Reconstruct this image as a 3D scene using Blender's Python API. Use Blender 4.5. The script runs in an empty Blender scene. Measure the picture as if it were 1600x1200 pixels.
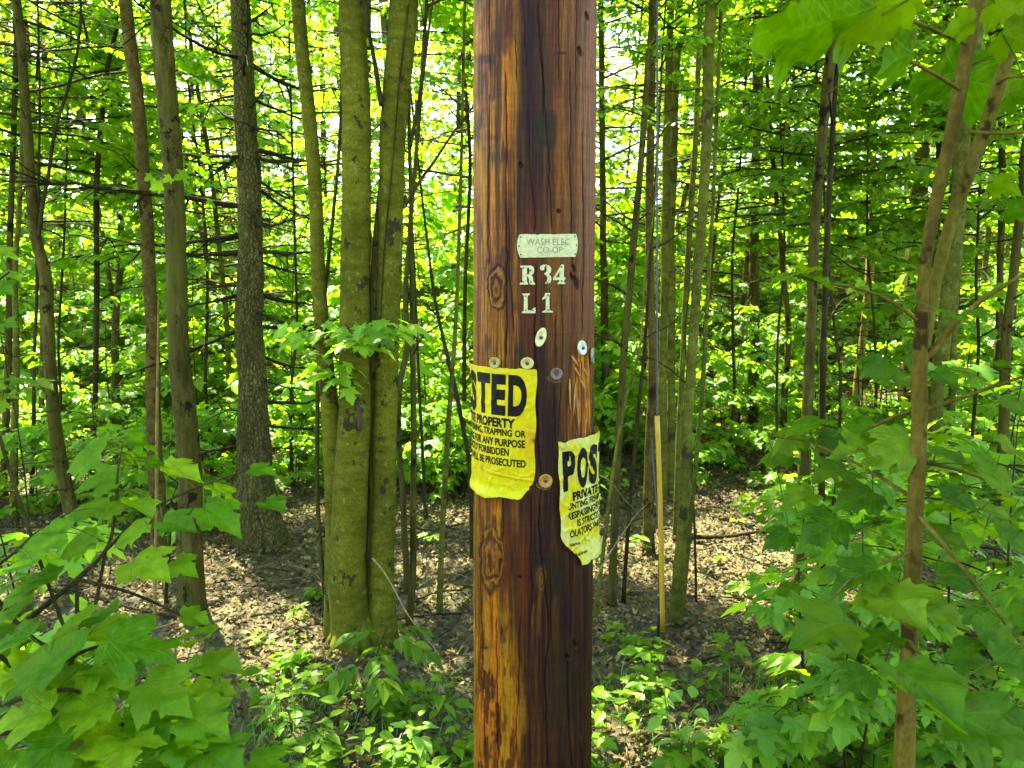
import bpy, bmesh, math, random
import numpy as np
from mathutils import Vector, Matrix
R = math.radians
rng = np.random.default_rng(11)
scene = bpy.context.scene
COL = scene.collection
# ------------------------------------------------------------------ camera
F = 1232.0; CH = 1.55; PITCH = R(6.0)
CP, SP = math.cos(PITCH), math.sin(PITCH)
cam = bpy.data.cameras.new('camera'); camo = bpy.data.objects.new('camera', cam); COL.objects.link(camo)
camo.location = (0, 0, CH); camo.rotation_euler = (R(90) - PITCH, 0, 0)
cam.sensor_width = 36; cam.lens = 36 * F / 1600; cam.clip_start = 0.05; cam.clip_end = 2000
cam.dof.use_dof = True; cam.dof.focus_distance = 2.1; cam.dof.aperture_fstop = 9.0
scene.camera = camo
def ray(px, py):
    xc, yc = (px - 800) / F, (600 - py) / F
    return np.array([xc, CP + yc * SP, -SP + yc * CP])
def at(px, py, Y):
    d = ray(px, py); return np.array([0, 0, CH]) + d * (Y / d[1])
def gz(x, y):
    x = np.asarray(x, float); y = np.asarray(y, float)
    z = 0.03 * np.sin(1.3 * x + .5) * np.sin(.9 * y) + 0.018 * np.sin(3.1 * x + 1.7 * y) + 0.01 * np.sin(6.3 * x - 4.1 * y + 1)
    r = np.maximum(0, y - 6.0)
    z = z + 0.035 * r + np.clip(x, 0, 6) * 0.012 * np.minimum(r, 8) + 0.08 * np.maximum(0, y - 13)
    return z
def ground(px, py):
    d = ray(px, py)
    t = 0.5
    for _ in range(4000):
        p = np.array([0, 0, CH]) + d * t
        if p[2] <= gz(p[0], p[1]): break
        t += 0.01
    return p
# ------------------------------------------------------------------ light
world = bpy.data.worlds.new('World'); scene.world = world; world.use_nodes = True
SUN_EL, SUN_AZ = R(62), math.atan2(-0.50, 0.80)
nt = world.node_tree
sky = nt.nodes.new('ShaderNodeTexSky'); sky.sky_type = 'NISHITA'; sky.sun_disc = False
sky.sun_elevation = SUN_EL; sky.sun_rotation = SUN_AZ; sky.altitude = 300
nt.links.new(sky.outputs[0], nt.nodes['Background'].inputs[0]); nt.nodes['Background'].inputs[1].default_value = 0.12
to_sun = Vector((math.sin(SUN_AZ) * math.cos(SUN_EL), math.cos(SUN_AZ) * math.cos(SUN_EL), math.sin(SUN_EL)))
sl = bpy.data.lights.new('sun', 'SUN'); sl.energy = 5.0; sl.angle = R(0.53); sl.color = (1, 0.95, 0.86)
so = bpy.data.objects.new('sun', sl); COL.objects.link(so); so.rotation_euler = to_sun.to_track_quat('Z', 'Y').to_euler()
so.location = (0, 0, 30)
scene.view_settings.view_transform = 'Standard'; scene.view_settings.look = 'None'
scene.view_settings.exposure = 3.6; scene.view_settings.gamma = 1
scene.view_settings.use_white_balance = True; scene.view_settings.white_balance_temperature = 7600; scene.view_settings.white_balance_tint = 4
scene.render.engine = 'CYCLES'
cy = scene.cycles
cy.max_bounces = 9; cy.diffuse_bounces = 6; cy.glossy_bounces = 2; cy.transmission_bounces = 6; cy.transparent_max_bounces = 4
cy.sample_clamp_indirect = 6; cy.caustics_reflective = False; cy.caustics_refractive = False
cy.use_denoising = True
try: cy.denoiser = 'OPENIMAGEDENOISE'; cy.denoising_prefilter = 'ACCURATE'
except Exception: pass
# ------------------------------------------------------------------ mesh builder
class MB:
    def __init__(s): s.v, s.t, s.m, s.s, s.u, s.c, s.n = [], [], [], [], [], [], 0
    def add(s, v, t, mi=0, smooth=False, uv=None, col=None):
        v = np.asarray(v, float).reshape(-1, 3); t = np.asarray(t, np.int64).reshape(-1, 3)
        s.v.append(v); s.t.append(t + s.n); s.n += len(v)
        s.m.append(np.full(len(t), mi)); s.s.append(np.full(len(t), bool(smooth)))
        s.u.append(np.zeros((len(v), 2)) if uv is None else uv)
        s.c.append(np.ones((len(v), 3)) if col is None else np.asarray(col)); return s
    def mesh(s, name, mats, off=(0, 0, 0), uv=False, col=False):
        v = np.concatenate(s.v) - np.asarray(off, float); t = np.concatenate(s.t)
        me = bpy.data.meshes.new(name); nv, ntri = len(v), len(t)
        me.vertices.add(nv); me.vertices.foreach_set('co', v.astype(np.float32).ravel())
        me.loops.add(3 * ntri); me.loops.foreach_set('vertex_index', t.astype(np.int32).ravel())
        me.polygons.add(ntri); me.polygons.foreach_set('loop_start', np.arange(0, 3 * ntri, 3, dtype=np.int32))
        for m in mats: me.materials.append(m)
        me.polygons.foreach_set('material_index', np.concatenate(s.m).astype(np.int32))
        me.polygons.foreach_set('use_smooth', np.concatenate(s.s))
        if uv:
            a = me.attributes.new('leafuv', 'FLOAT2', 'POINT'); a.data.foreach_set('vector', np.concatenate(s.u).astype(np.float32).ravel())
        if col:
            a = me.attributes.new('paint', 'FLOAT_COLOR', 'POINT')
            c = np.concatenate(s.c); a.data.foreach_set('color', np.hstack([c, np.ones((len(c), 1))]).astype(np.float32).ravel())
        me.update(calc_edges=True)
        return me
    def build(s, name, mats, parent=None, off=(0, 0, 0), **k):
        if not isinstance(mats, (list, tuple)): mats = [mats]
        o = bpy.data.objects.new(name, s.mesh(name, mats, off, **k)); COL.objects.link(o)
        if parent is not None: o.parent = parent
        elif any(off): o.location = off
        return o
def tag(o, label=None, cat=None, group=None, kind=None):
    for k, x in (('label', label), ('category', cat), ('group', group), ('kind', kind)):
        if x: o[k] = x
    return o
def empty(name, loc, label=None, cat=None, group=None):
    o = bpy.data.objects.new(name, None); COL.objects.link(o); o.location = tuple(loc); o.empty_display_size = .1
    return tag(o, label, cat, group)
def smooth_path(p, r, n):
    p = np.asarray(p, float); r = np.asarray(r, float)
    d = np.r_[0, np.cumsum(np.linalg.norm(np.diff(p, axis=0), axis=1))]
    s = np.linspace(0, d[-1], n)
    # monotone-ish cubic (Catmull-Rom tangents)
    m = np.gradient(p, d, axis=0) if len(p) > 2 else np.repeat((p[1:] - p[:1]) / d[-1], 2, 0)
    i = np.clip(np.searchsorted(d, s, 'right') - 1, 0, len(d) - 2); h = (d[i + 1] - d[i]); u = ((s - d[i]) / h)[:, None]; h = h[:, None]
    q = (2*u**3 - 3*u**2 + 1) * p[i] + (u**3 - 2*u**2 + u) * h * m[i] + (-2*u**3 + 3*u**2) * p[i+1] + (u**3 - u**2) * h * m[i+1]
    return q, np.interp(s, d, r)
def tube(mb, p, r, sides=8, mi=0, smooth=True, noise=None, cap=True, uvs=False):
    p = np.asarray(p, float); r = np.broadcast_to(np.asarray(r, float), (len(p),)); n = len(p)
    tg = np.gradient(p, axis=0); tg /= np.linalg.norm(tg, axis=1)[:, None] + 1e-12
    ref = np.array([0, 1.0, 0]) if abs(tg[:, 1]).mean() < .8 else np.array([1.0, 0, 0])
    a = np.cross(tg, ref); a /= np.linalg.norm(a, axis=1)[:, None] + 1e-12; b = np.cross(a, tg)
    th = np.linspace(0, 2 * np.pi, sides, endpoint=False)
    rr = np.repeat(r[:, None], sides, 1)
    if noise is not None: rr = rr * noise(n, sides)
    v = p[:, None, :] + rr[:, :, None] * (np.cos(th)[None, :, None] * a[:, None, :] + np.sin(th)[None, :, None] * b[:, None, :])
    i = np.arange(n - 1)[:, None] * sides; j = np.arange(sides)[None, :]; k = (j + 1) % sides
    q = np.stack([i + j, i + k, i + sides + k, i + sides + j], -1).reshape(-1, 4)
    t = np.concatenate([q[:, [0, 2, 1]], q[:, [0, 3, 2]]])
    v = v.reshape(-1, 3)
    if cap:
        v = np.vstack([v, p[:1], p[-1:]]); c0, c1 = n * sides, n * sides + 1; jj = np.arange(sides); kk = (jj + 1) % sides
        t = np.concatenate([t, np.stack([np.full(sides, c0), jj, kk], -1), np.stack([np.full(sides, c1), (n-1)*sides + kk, (n-1)*sides + jj], -1)])
    mb.add(v, t, mi, smooth)
def vnoise(x, y, seed, per=None):
    """value noise, smooth, range 0..1"""
    g = np.random.default_rng(seed).random((256, 256))
    xi, yi = np.floor(x).astype(int), np.floor(y).astype(int); fx, fy = x - xi, y - yi
    fx = fx*fx*(3-2*fx); fy = fy*fy*(3-2*fy)
    x0 = xi % (per or 256); x1 = (xi + 1) % (per or 256); y0, y1 = yi % 256, (yi + 1) % 256
    return (g[x0, y0]*(1-fx) + g[x1, y0]*fx)*(1-fy) + (g[x0, y1]*(1-fx) + g[x1, y1]*fx)*fy
def fbm(x, y, seed, o=3):
    s = 0; a = .5; w = 0
    for k in range(o): s = s + a * vnoise(x * 2**k + 17*k, y * 2**k + 9*k, seed + k); w += a; a *= .5
    return s / w
# ------------------------------------------------------------------ leaves
def template(half, fold=.18, droop=.16, wav=.0):
    h = np.array(half, float); o = np.vstack([h, [[-x, y] for x, y in h[-2:0:-1]]])
    ctr = np.array([[0, .30]])
    mid = np.array([[0, 0.62]])
    pts = np.vstack([ctr, o]); n = len(o)
    z = fold * np.abs(pts[:, 0]) - droop * pts[:, 1]**2 - .25 * droop * (pts[:, 0]**2) * 3 + wav * np.sin(pts[:, 0]*11 + pts[:, 1]*9) * np.abs(pts[:, 0])
    v = np.column_stack([pts, z]); i = np.arange(n)
    t = np.column_stack([np.zeros(n, int), 1 + i, 1 + (i + 1) % n])
    return v, t
def template_fine(half, fold, droop, wav, pleat=.035):
    h = np.array(half, float); o = np.vstack([h, [[-x, y] for x, y in h[-2:0:-1]]]); n = len(o); c = np.array([0, .30]); i = np.arange(n); j = (i + 1) % n
    pts = np.vstack([[c]] + [c + (o - c)*f for f in (.3, .55, .8, 1.0)]); x, y = pts.T; r2 = x*x + y*y; ang = np.arctan2(np.abs(x), y + .02)
    z = fold*np.abs(x) - droop*y**2 - .7*droop*x*x + wav*np.sin(x*7 + y*6)*np.sqrt(r2)*.6 + pleat*np.abs(np.sin(ang*180/np.pi/41*np.pi))*np.sqrt(r2) - .10*np.maximum(0, np.hypot(x, y - .3) - .45)
    t = [np.column_stack([0*i, 1 + i, 1 + j])]
    for k in range(3): a, b = 1 + k*n, 1 + (k + 1)*n; t += [np.column_stack([a + i, b + i, b + j]), np.column_stack([a + i, b + j, a + j])]
    return np.column_stack([pts, z]), np.concatenate(t)
MAPLE_A = [(0,0),(0.10,-0.05),(0.22,-0.09),(0.33,-0.05),(0.47,-0.01),(0.44,0.07),(0.44,0.15),(0.53,0.21),(0.58,0.32),(0.68,0.47),(0.55,0.48),(0.50,0.55),(0.40,0.52),(0.30,0.47),(0.28,0.57),(0.34,0.67),(0.24,0.71),(0.20,0.77),(0.11,0.88),(0,1.03)]
MAPLE_B = [(0,0),(0.22,-0.08),(0.46,0.0),(0.37,0.16),(0.64,0.52),(0.24,0.43),(0.28,0.67),(0,1.02)]
MAPLE_C = [(0,0),(0.44,0.02),(0.6,0.5),(0.24,0.5),(0,1)]
OVATE = [(0,0),(0.18,0.12),(0.28,0.34),(0.24,0.6),(0.12,0.84),(0,1.03)]
LANCE = [(0,0),(0.10,0.12),(0.155,0.36),(0.12,0.66),(0.05,0.88),(0,1.02)]
TA = [template_fine(MAPLE_A, .22, .20, .10), template_fine(MAPLE_A, .08, .32, -.16), template_fine(MAPLE_A, .30, .06, .20), template_fine([(x*1.1, y*.97 + .02*math.sin(9*y)) for x, y in MAPLE_A], .14, .26, -.22)]
TB = [template(MAPLE_B, .20, .22), template(MAPLE_B, .08, .32)]
TC = [template(MAPLE_C, .18, .25)]
TO = [template(OVATE, .30, .22)]
TL = [template(LANCE, .4, .3)]
TLIT = [template(MAPLE_B, .7, -.5), template(MAPLE_B, -.5, .6), template(OVATE, .8, .3), template(OVATE, -.3, .9)]
def norm(a): return a / (np.linalg.norm(a, axis=-1, keepdims=True) + 1e-12)
def leaves(mb, pos, dirv, nrm, size, templs, mi=0, smooth=False, rg=rng):
    pos = np.asarray(pos, float).reshape(-1, 3); N = len(pos)
    if N == 0: return
    d = norm(np.asarray(dirv, float)); nn = np.asarray(nrm, float); nn = norm(nn - (nn * d).sum(1, keepdims=True) * d); x = np.cross(d, nn)
    size = np.broadcast_to(np.asarray(size, float), (N,)); which = rg.integers(0, len(templs), N)
    for k, (tv, tt) in enumerate(templs):
        s = np.where(which == k)[0]
        if len(s) == 0: continue
        sc = size[s][:, None, None]; asp = rg.uniform(.88, 1.12, len(s))[:, None, None]
        v = pos[s][:, None, :] + sc * (tv[None, :, 0:1] * asp * x[s][:, None, :] + tv[None, :, 1:2] * d[s][:, None, :] + tv[None, :, 2:3] * nn[s][:, None, :])
        t = (tt[None] + (np.arange(len(s)) * len(tv))[:, None, None]).reshape(-1, 3)
        mb.add(v.reshape(-1, 3), t, mi, smooth, uv=np.tile(tv[:, :2], (len(s), 1)))
# ------------------------------------------------------------------ node helpers
def newmat(name):
    m = bpy.data.materials.new(name); m.use_nodes = True; return m, m.node_tree, m.node_tree.nodes['Principled BSDF']
def nd(t, kind, **kw):
    n = t.nodes.new('ShaderNode' + kind)
    for k, v in kw.items():
        if k.startswith('i_'):
            n.inputs[k[2:].replace('_', ' ')].default_value = v
        else: setattr(n, k, v)
    return n
def mathn(t, op, a, b=None, c=None):
    n = nd(t, 'Math', operation=op)
    for i, x in enumerate((a, b, c)):
        if x is None: continue
        if isinstance(x, (int, float)): n.inputs[i].default_value = x
        else: t.links.new(x, n.inputs[i])
    return n.outputs[0]
def ramp(t, fac, stops):
    n = nd(t, 'ValToRGB'); e = n.color_ramp.elements
    while len(e) < len(stops): e.new(.5)
    for el, (p, c) in zip(e, stops): el.position = p; el.color = (*c, 1)
    t.links.new(fac, n.inputs[0]); return n.outputs[0]
def coords(t, scale=(1, 1, 1), rnd=True):
    tc = nd(t, 'TexCoord'); mp = nd(t, 'Mapping'); mp.inputs['Scale'].default_value = scale
    t.links.new(tc.outputs['Object'], mp.inputs['Vector'])
    if rnd:
        oi = nd(t, 'ObjectInfo'); cx = nd(t, 'CombineXYZ')
        t.links.new(mathn(t, 'MULTIPLY', oi.outputs['Random'], 37.0), cx.inputs[0]); t.links.new(mathn(t, 'MULTIPLY', oi.outputs['Random'], 91.0), cx.inputs[2])
        t.links.new(cx.outputs[0], mp.inputs['Location'])
    return mp.outputs[0]
def noise(t, vec, scale, detail=4, rough=.55):
    n = nd(t, 'TexNoise'); n.inputs['Scale'].default_value = scale; n.inputs['Detail'].default_value = detail; n.inputs['Roughness'].default_value = rough
    t.links.new(vec, n.inputs['Vector']); return n.outputs['Fac']
def mix(t, fac, a, b, mode='MIX'):
    n = nd(t, 'Mix', data_type='RGBA', blend_type=mode)
    for s, x in ((n.inputs[0], fac), (n.inputs[6], a), (n.inputs[7], b)):
        if isinstance(x, (int, float)): s.default_value = x
        elif isinstance(x, tuple): s.default_value = (*x, 1)
        else: t.links.new(x, s)
    return n.outputs[2]
def bump(t, bsdf, h, strength=.5, dist=.01):
    b = nd(t, 'Bump'); b.inputs['Strength'].default_value = strength; b.inputs['Distance'].default_value = dist
    t.links.new(h, b.inputs['Height']); t.links.new(b.outputs[0], bsdf.inputs['Normal'])
def leafmat(name, stops, trans, tw=.5, gloss=.5, rough=.42, veins=False):
    m, t, b = newmat(name); out = t.nodes['Material Output']
    g = nd(t, 'NewGeometry'); rnd = g.outputs['Random Per Island']
    base = ramp(t, rnd, stops)
    oi = nd(t, 'ObjectInfo')
    hs = nd(t, 'HueSaturation'); t.links.new(base, hs.inputs['Color'])
    t.links.new(mathn(t, 'MULTIPLY_ADD', oi.outputs['Random'], .5, .75), hs.inputs['Value'])
    base = hs.outputs[0]
    if veins:
        at_ = nd(t, 'Attribute', attribute_name='leafuv'); sx = nd(t, 'SeparateXYZ'); t.links.new(at_.outputs['Vector'], sx.inputs[0])
        x = mathn(t, 'ABSOLUTE', sx.outputs[0]); y = sx.outputs[1]
        best = x
        for ang in (40, 82):
            a = R(ang); dd = mathn(t, 'ABSOLUTE', mathn(t, 'SUBTRACT', mathn(t, 'MULTIPLY', x, math.cos(a)), mathn(t, 'MULTIPLY', y, math.sin(a))))
            best = mathn(t, 'MINIMUM', best, dd)
        # side veins
        sv = mathn(t, 'PINGPONG', mathn(t, 'SUBTRACT', y, mathn(t, 'MULTIPLY', x, .8)), .055)
        best2 = mathn(t, 'MINIMUM', mathn(t, 'MULTIPLY', best, 1.0), mathn(t, 'MULTIPLY_ADD', sv, 1.0, .006))
        vm = mathn(t, 'SUBTRACT', 1.0, mathn(t, 'SMOOTH_MIN', mathn(t, 'DIVIDE', best2, .022), 1.0, .2))
        base = mix(t, mathn(t, 'MULTIPLY', vm, .30), base, (0.08, 0.22, 0.012))
        cv = coords(t, rnd=False); nz = noise(t, cv, 60, 3)
        base = mix(t, 1.0, base, ramp(t, nz, [(.3, (.72, .72, .72)), (.7, (1.2, 1.2, 1.1))]), 'MULTIPLY')
        sp_ = noise(t, cv, 34, 2, .5); base = mix(t, ramp(t, sp_, [(.69, (0, 0, 0)), (.73, (.8, .8, .8))]), base, (.06, .045, .008)); yl = noise(t, cv, 9, 2, .5); base = mix(t, ramp(t, yl, [(.52, (0, 0, 0)), (.70, (.55, .55, .55))]), base, (.10, .16, .006))
        bump(t, b, mathn(t, 'MULTIPLY_ADD', nz, .4, mathn(t, 'MULTIPLY', vm, -1.0)), .35, .004)
    t.links.new(base, b.inputs['Base Color']); b.inputs['Roughness'].default_value = rough; b.inputs['Specular IOR Level'].default_value = gloss
    tr = nd(t, 'BsdfTranslucent')
    tcol = mix(t, 1.0, base, trans, 'MULTIPLY'); t.links.new(tcol, tr.inputs[0])
    if veins:
        df = nd(t, 'BsdfDiffuse'); t.links.new(base, df.inputs[0]); gl = nd(t, 'BsdfGlossy'); gl.inputs['Roughness'].default_value = .4
        for n_ in (df, gl): t.links.new(b.inputs['Normal'].links[0].from_socket, n_.inputs['Normal'])
        m0 = nd(t, 'MixShader'); m0.inputs[0].default_value = .012; t.links.new(df.outputs[0], m0.inputs[1]); t.links.new(gl.outputs[0], m0.inputs[2]); b = m0
    ms = nd(t, 'MixShader'); ms.inputs[0].default_value = tw
    t.links.new(b.outputs[0], ms.inputs[1]); t.links.new(tr.outputs[0], ms.inputs[2]); t.links.new(ms.outputs[0], out.inputs[0])
    return m
GREENS = [(0, (.060, .16, .010)), (.4, (.09, .215, .013)), (.75, (.13, .26, .016)), (1, (.19, .31, .022))]
M = {}
M['leaf'] = leafmat('maple_leaf', GREENS, (2.55, 2.25, 1.2), .55, .28)
M['leaf_near'] = leafmat('near_maple_leaf', [(0, (.032, .10, .002)), (.55, (.056, .145, .003)), (1, (.12, .21, .006))], (2.1, 1.9, .8), .45, .07, .55, veins=True)
M['leaf_far'] = leafmat('distant_leaf', [(0, (.080, .17, .010)), (.5, (.12, .22, .015)), (1, (.19, .29, .024))], (2.6, 2.3, 1.3), .57, .3)
M['leaf_herb'] = leafmat('herb_leaf', [(0, (.05, .13, .004)), (.6, (.08, .18, .006)), (1, (.13, .24, .010))], (2.2, 1.9, 1.0), .42, .15)
M['leaf_lime'] = leafmat('sunlit_seedling_leaf', [(0, (.13, .30, .02)), (1, (.20, .36, .03))], (1.7, 1.6, 1.0), .42)  # brightness of the sun patches put into the seedlings' leaf colour
M['needle'] = leafmat('grass_blade', [(0, (.04, .13, .01)), (1, (.09, .2, .02))], (2, 2, 1), .4)
def bark(name, dark, mid, light, vs=(14, 14, 3), spots=None, moss=None, rough=.9, bstr=.6, plates=False, lichen=None):
    m, t, b = newmat(name)
    c = coords(t, vs); n1 = noise(t, c, 1.6, 6, .65)
    col = ramp(t, n1, [(.30, dark), (.5, mid), (.72, light)])
    c2 = coords(t); n2 = noise(t, c2, 2.2, 3)
    col = mix(t, 1.0, col, ramp(t, n2, [(.3, (.65, .65, .65)), (.7, (1.25, 1.25, 1.2))]), 'MULTIPLY')
    n3 = noise(t, coords(t, (1, 1, .6)), 150, 3, .7); col = mix(t, 1.0, col, ramp(t, n3, [(.32, (.74, .74, .72)), (.5, (1, 1, 1)), (.68, (1.28, 1.28, 1.25))]), 'MULTIPLY')
    h = mathn(t, 'MULTIPLY_ADD', n3, .35, n1)
    if plates:
        vo = nd(t, 'TexVoronoi', feature='DISTANCE_TO_EDGE'); vo.inputs['Scale'].default_value = 1.0
        t.links.new(coords(t, (55, 55, 28)), vo.inputs['Vector'])
        e = mathn(t, 'MINIMUM', mathn(t, 'MULTIPLY', vo.outputs['Distance'], 5.0), 1.0)
        col = mix(t, 1.0, col, ramp(t, e, [(0, (.35, .33, .3)), (.6, (1.1, 1.1, 1.1))]), 'MULTIPLY')
        h = mathn(t, 'MULTIPLY_ADD', e, .6, n1)
    if lichen:
        l = noise(t, coords(t, (1, 1, .7)), 42, 4, .7); col = mix(t, ramp(t, l, [(.58, (0, 0, 0)), (.68, (.8, .8, .8))]), col, lichen)
    if moss:
        l = noise(t, coords(t, (1, 1, .35)), 5, 4, .7); col = mix(t, ramp(t, l, [(.48, (0, 0, 0)), (.66, (.85, .85, .85))]), col, moss)
    if spots:
        l = noise(t, coords(t, (1, 1, .8)), 9, 4, .75); col = mix(t, ramp(t, l, [(.585, (0, 0, 0)), (.62, (.92, .92, .92))]), col, spots)
    t.links.new(col, b.inputs['Base Color']); b.inputs['Roughness'].default_value = rough; b.inputs['Specular IOR Level'].default_value = .06
    bump(t, b, h, bstr, .012); return m
M['bark_beech'] = bark('smooth_olive_bark', (.043, .045, .003), (.068, .070, .005), (.100, .101, .009), (7, 7, 22), spots=(.018, .016, .008), lichen=(.135, .14, .035), bstr=.25)
M['bark_olive'] = bark('olive_young_bark', (.034, .036, .005), (.066, .070, .009), (.105, .106, .017), (9, 9, 14), spots=(.025, .02, .01), lichen=(.115, .12, .035), bstr=.35)
M['bark_dark'] = bark('dark_rough_bark', (.020, .017, .003), (.048, .041, .008), (.092, .079, .02), (26, 26, 5), moss=(.058, .060, .009), spots=(.008, .006, .003), bstr=.9)
M['bark_brown'] = bark('brown_speckled_bark', (.030, .021, .005), (.060, .045, .010), (.10, .076, .02), (16, 16, 16), spots=(.012, .008, .003), lichen=(.09, .08, .025))
M['bark_spruce'] = bark('scaly_spruce_bark', (.030, .025, .008), (.066, .057, .018), (.12, .105, .04), (22, 22, 9), plates=True, moss=(.065, .070, .012), bstr=1.0)
M['bark_twig'] = bark('thin_dark_bark', (.012, .010, .003), (.026, .021, .007), (.05, .04, .014), (20, 20, 6), bstr=.4)
M['bark_pale'] = bark('pale_tan_bark', (.09, .066, .014), (.15, .115, .028), (.21, .165, .05), (10, 10, 8), spots=(.06, .045, .02), bstr=.3)
M['bark_sapling'] = bark('smooth_brown_sapling_bark', (.046, .033, .005), (.076, .056, .008), (.115, .085, .015), (24, 24, 6), spots=(.018, .011, .002), lichen=(.085, .06, .014), bstr=.3)
M['bark_olivesap'] = bark('olive_sapling_bark', (.048, .040, .005), (.078, .066, .008), (.118, .10, .015), (24, 24, 6), spots=(.018, .012, .002), lichen=(.09, .085, .022), bstr=.3)
M['dead'] = bark('dead_branch_bark', (.008, .007, .003), (.018, .015, .006), (.05, .042, .02), (30, 30, 30), bstr=.3)
M['stick'] = bark('bleached_stick', (.10, .07, .03), (.18, .13, .06), (.26, .2, .11), (30, 30, 30), bstr=.3)
# ================================================================== GROUND
def axis_pts(lo, hi, fine_lo, fine_hi, step, grow=1.18):
    a = list(np.arange(fine_lo, fine_hi + 1e-6, step)); s = step
    while a[-1] < hi: s *= grow; a.append(min(hi, a[-1] + s))
    s = step
    while a[0] > lo: s *= grow; a.insert(0, max(lo, a[0] - s))
    return np.array(a)
gx = axis_pts(-400, 400, -7, 7, .05); gy = axis_pts(-200, 600, .2, 11, .05)
X, Y = np.meshgrid(gx, gy, indexing='ij'); Z = gz(X, np.clip(Y, -50, 40))
Z += (fbm(X*3, Y*3, 5, 4) - .5) * .05 * ((np.abs(X) < 9) & (Y < 14))
ni, nj = X.shape; idx = np.arange(ni*nj).reshape(ni, nj)
q = np.stack([idx[:-1, :-1], idx[1:, :-1], idx[1:, 1:], idx[:-1, 1:]], -1).reshape(-1, 4)
mb = MB(); mb.add(np.stack([X, Y, Z], -1).reshape(-1, 3), np.concatenate([q[:, [0, 1, 2]], q[:, [0, 2, 3]]]), 0, True)
m, t, b = newmat('forest_soil'); c = coords(t, rnd=False)
n1 = noise(t, c, 35, 6, .7); n2 = noise(t, c, 2.3, 4)
col = ramp(t, n1, [(.3, (.018, .013, .004)), (.5, (.055, .042, .014)), (.7, (.11, .085, .034))])
col = mix(t, ramp(t, n2, [(.45, (0, 0, 0)), (.62, (.6, .6, .6))]), col, (.06, .075, .015))
t.links.new(col, b.inputs['Base Color']); b.inputs['Roughness'].default_value = .95; bump(t, b, n1, .8, .03); M['soil'] = m
tag(mb.build('forest_ground', m), kind='structure')
# leaf litter
def litmat(name, stops):
    m, t, b = newmat(name); g = nd(t, 'NewGeometry')
    t.links.new(ramp(t, g.outputs['Random Per Island'], stops), b.inputs['Base Color']); b.inputs['Roughness'].default_value = .7; b.inputs['Specular IOR Level'].default_value = .3
    return m
M['litter'] = litmat('dry_leaf', [(0, (.034, .019, .003)), (.3, (.072, .046, .008)), (.6, (.115, .078, .015)), (.85, (.175, .125, .030)), (.94, (.26, .20, .065)), (.97, (.06, .08, .010)), (1, (.05, .09, .008))])
mb = MB(); N = 170000
u = rng.random(N); yy = 1.6 + 9.5 * u**.72; xx = rng.uniform(-1, 1, N) * (1.2 + .78 * yy)
az = rng.uniform(0, 2*np.pi, N); tilt = rng.normal(0, .24, (N, 2))
d = np.column_stack([np.cos(az), np.sin(az), rng.normal(0, .22, N)])
nrm = np.column_stack([tilt, np.ones(N)])
zz = gz(xx, yy) + (fbm(xx*3, yy*3, 5, 4) - .5) * .05 + rng.uniform(.002, .028, N)
leaves(mb, np.column_stack([xx, yy, zz]), d, nrm, rng.uniform(.013, .034, N), TLIT)
tag(mb.build('leaf_litter', M['litter']), 'dry brown leaf litter covering the forest floor', 'leaf litter', kind='stuff')
# fine twigs strewn
mb = MB()
for i in range(700):
    y0 = 1.6 + 8 * rng.random(); x0 = rng.uniform(-1, 1) * (1 + .75*y0); a = rng.uniform(0, np.pi); L = rng.uniform(.08, .5)
    p = np.array([[x0 + math.cos(a + k*.1)*L*k/4, y0 + math.sin(a + k*.1)*L*k/4, 0] for k in range(5)]); p[:, 2] = gz(p[:, 0], p[:, 1]) + .022 + rng.random()*.015
    tube(mb, p, np.linspace(.004, .0015, 5) * rng.uniform(.6, 1.5), 4, 0 if rng.random() < .65 else 1)
tag(mb.build('twig_litter', [M['dead'], M['stick']]), 'small fallen twigs strewn over the leaf litter', 'twigs', kind='stuff')

# ================================================================== UTILITY POLE
PX0, PY0, PR = 0.0492, 1.775, 0.1355
def pole_r(z): return PR - 0.0035 * (z - 1.4)
def on_pole(px, py, off=0.0):
    """point of the pole's surface seen at a pixel -> (theta, z, xyz, normal)"""
    px = np.asarray(px, float); py = np.asarray(py, float); px, py = np.broadcast_arrays(px, py)
    d = np.stack([(px - 800)/F, CP + (600 - py)/F*SP, -SP + (600 - py)/F*CP], -1)
    r = PR + off
    for _ in range(3):
        a = d[..., 0]**2 + d[..., 1]**2; bb = -2*(d[..., 0]*PX0 + d[..., 1]*PY0); cc = PX0**2 + PY0**2 - r**2
        disc = np.maximum(bb*bb - 4*a*cc, 0); tt = (-bb - np.sqrt(disc)) / (2*a)
        p = np.array([0, 0, CH]) + d * tt[..., None]; r = pole_r(p[..., 2]) + off
    nrm = np.stack([(p[..., 0] - PX0), (p[..., 1] - PY0), 0*p[..., 0]], -1); nrm = norm(nrm)
    return np.arctan2(nrm[..., 0], -nrm[..., 1]), p[..., 2], p, nrm
def pole_xyz(th, z, off=0.0):
    r = pole_r(z) + off
    return np.stack([PX0 + r*np.sin(th), PY0 - r*np.cos(th), z + 0*th], -1)
th = np.r_[np.linspace(-R(105), R(105), 380), np.linspace(R(105), R(255), 60)[1:-1]]
zs = np.r_[np.linspace(-.6, .46, 50), np.linspace(.46, 2.24, 1380)[1:], np.linspace(2.24, 9.2, 160)[1:]]
TH, ZZ = np.meshgrid(th, zs, indexing='ij')
P = pole_xyz(TH, ZZ); S = TH * PR
rel = P - np.array([0, 0, CH]); dep = rel[..., 1]*CP - rel[..., 2]*SP; up = rel[..., 1]*SP + rel[..., 2]*CP
PX = 800 + F * rel[..., 0] / dep; PY = 600 - F * up / dep
front = (np.abs(TH) < R(88))
def ss(a, b_, x): u = np.clip((x - a) / (b_ - a), 0, 1); return u*u*(3 - 2*u)
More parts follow.
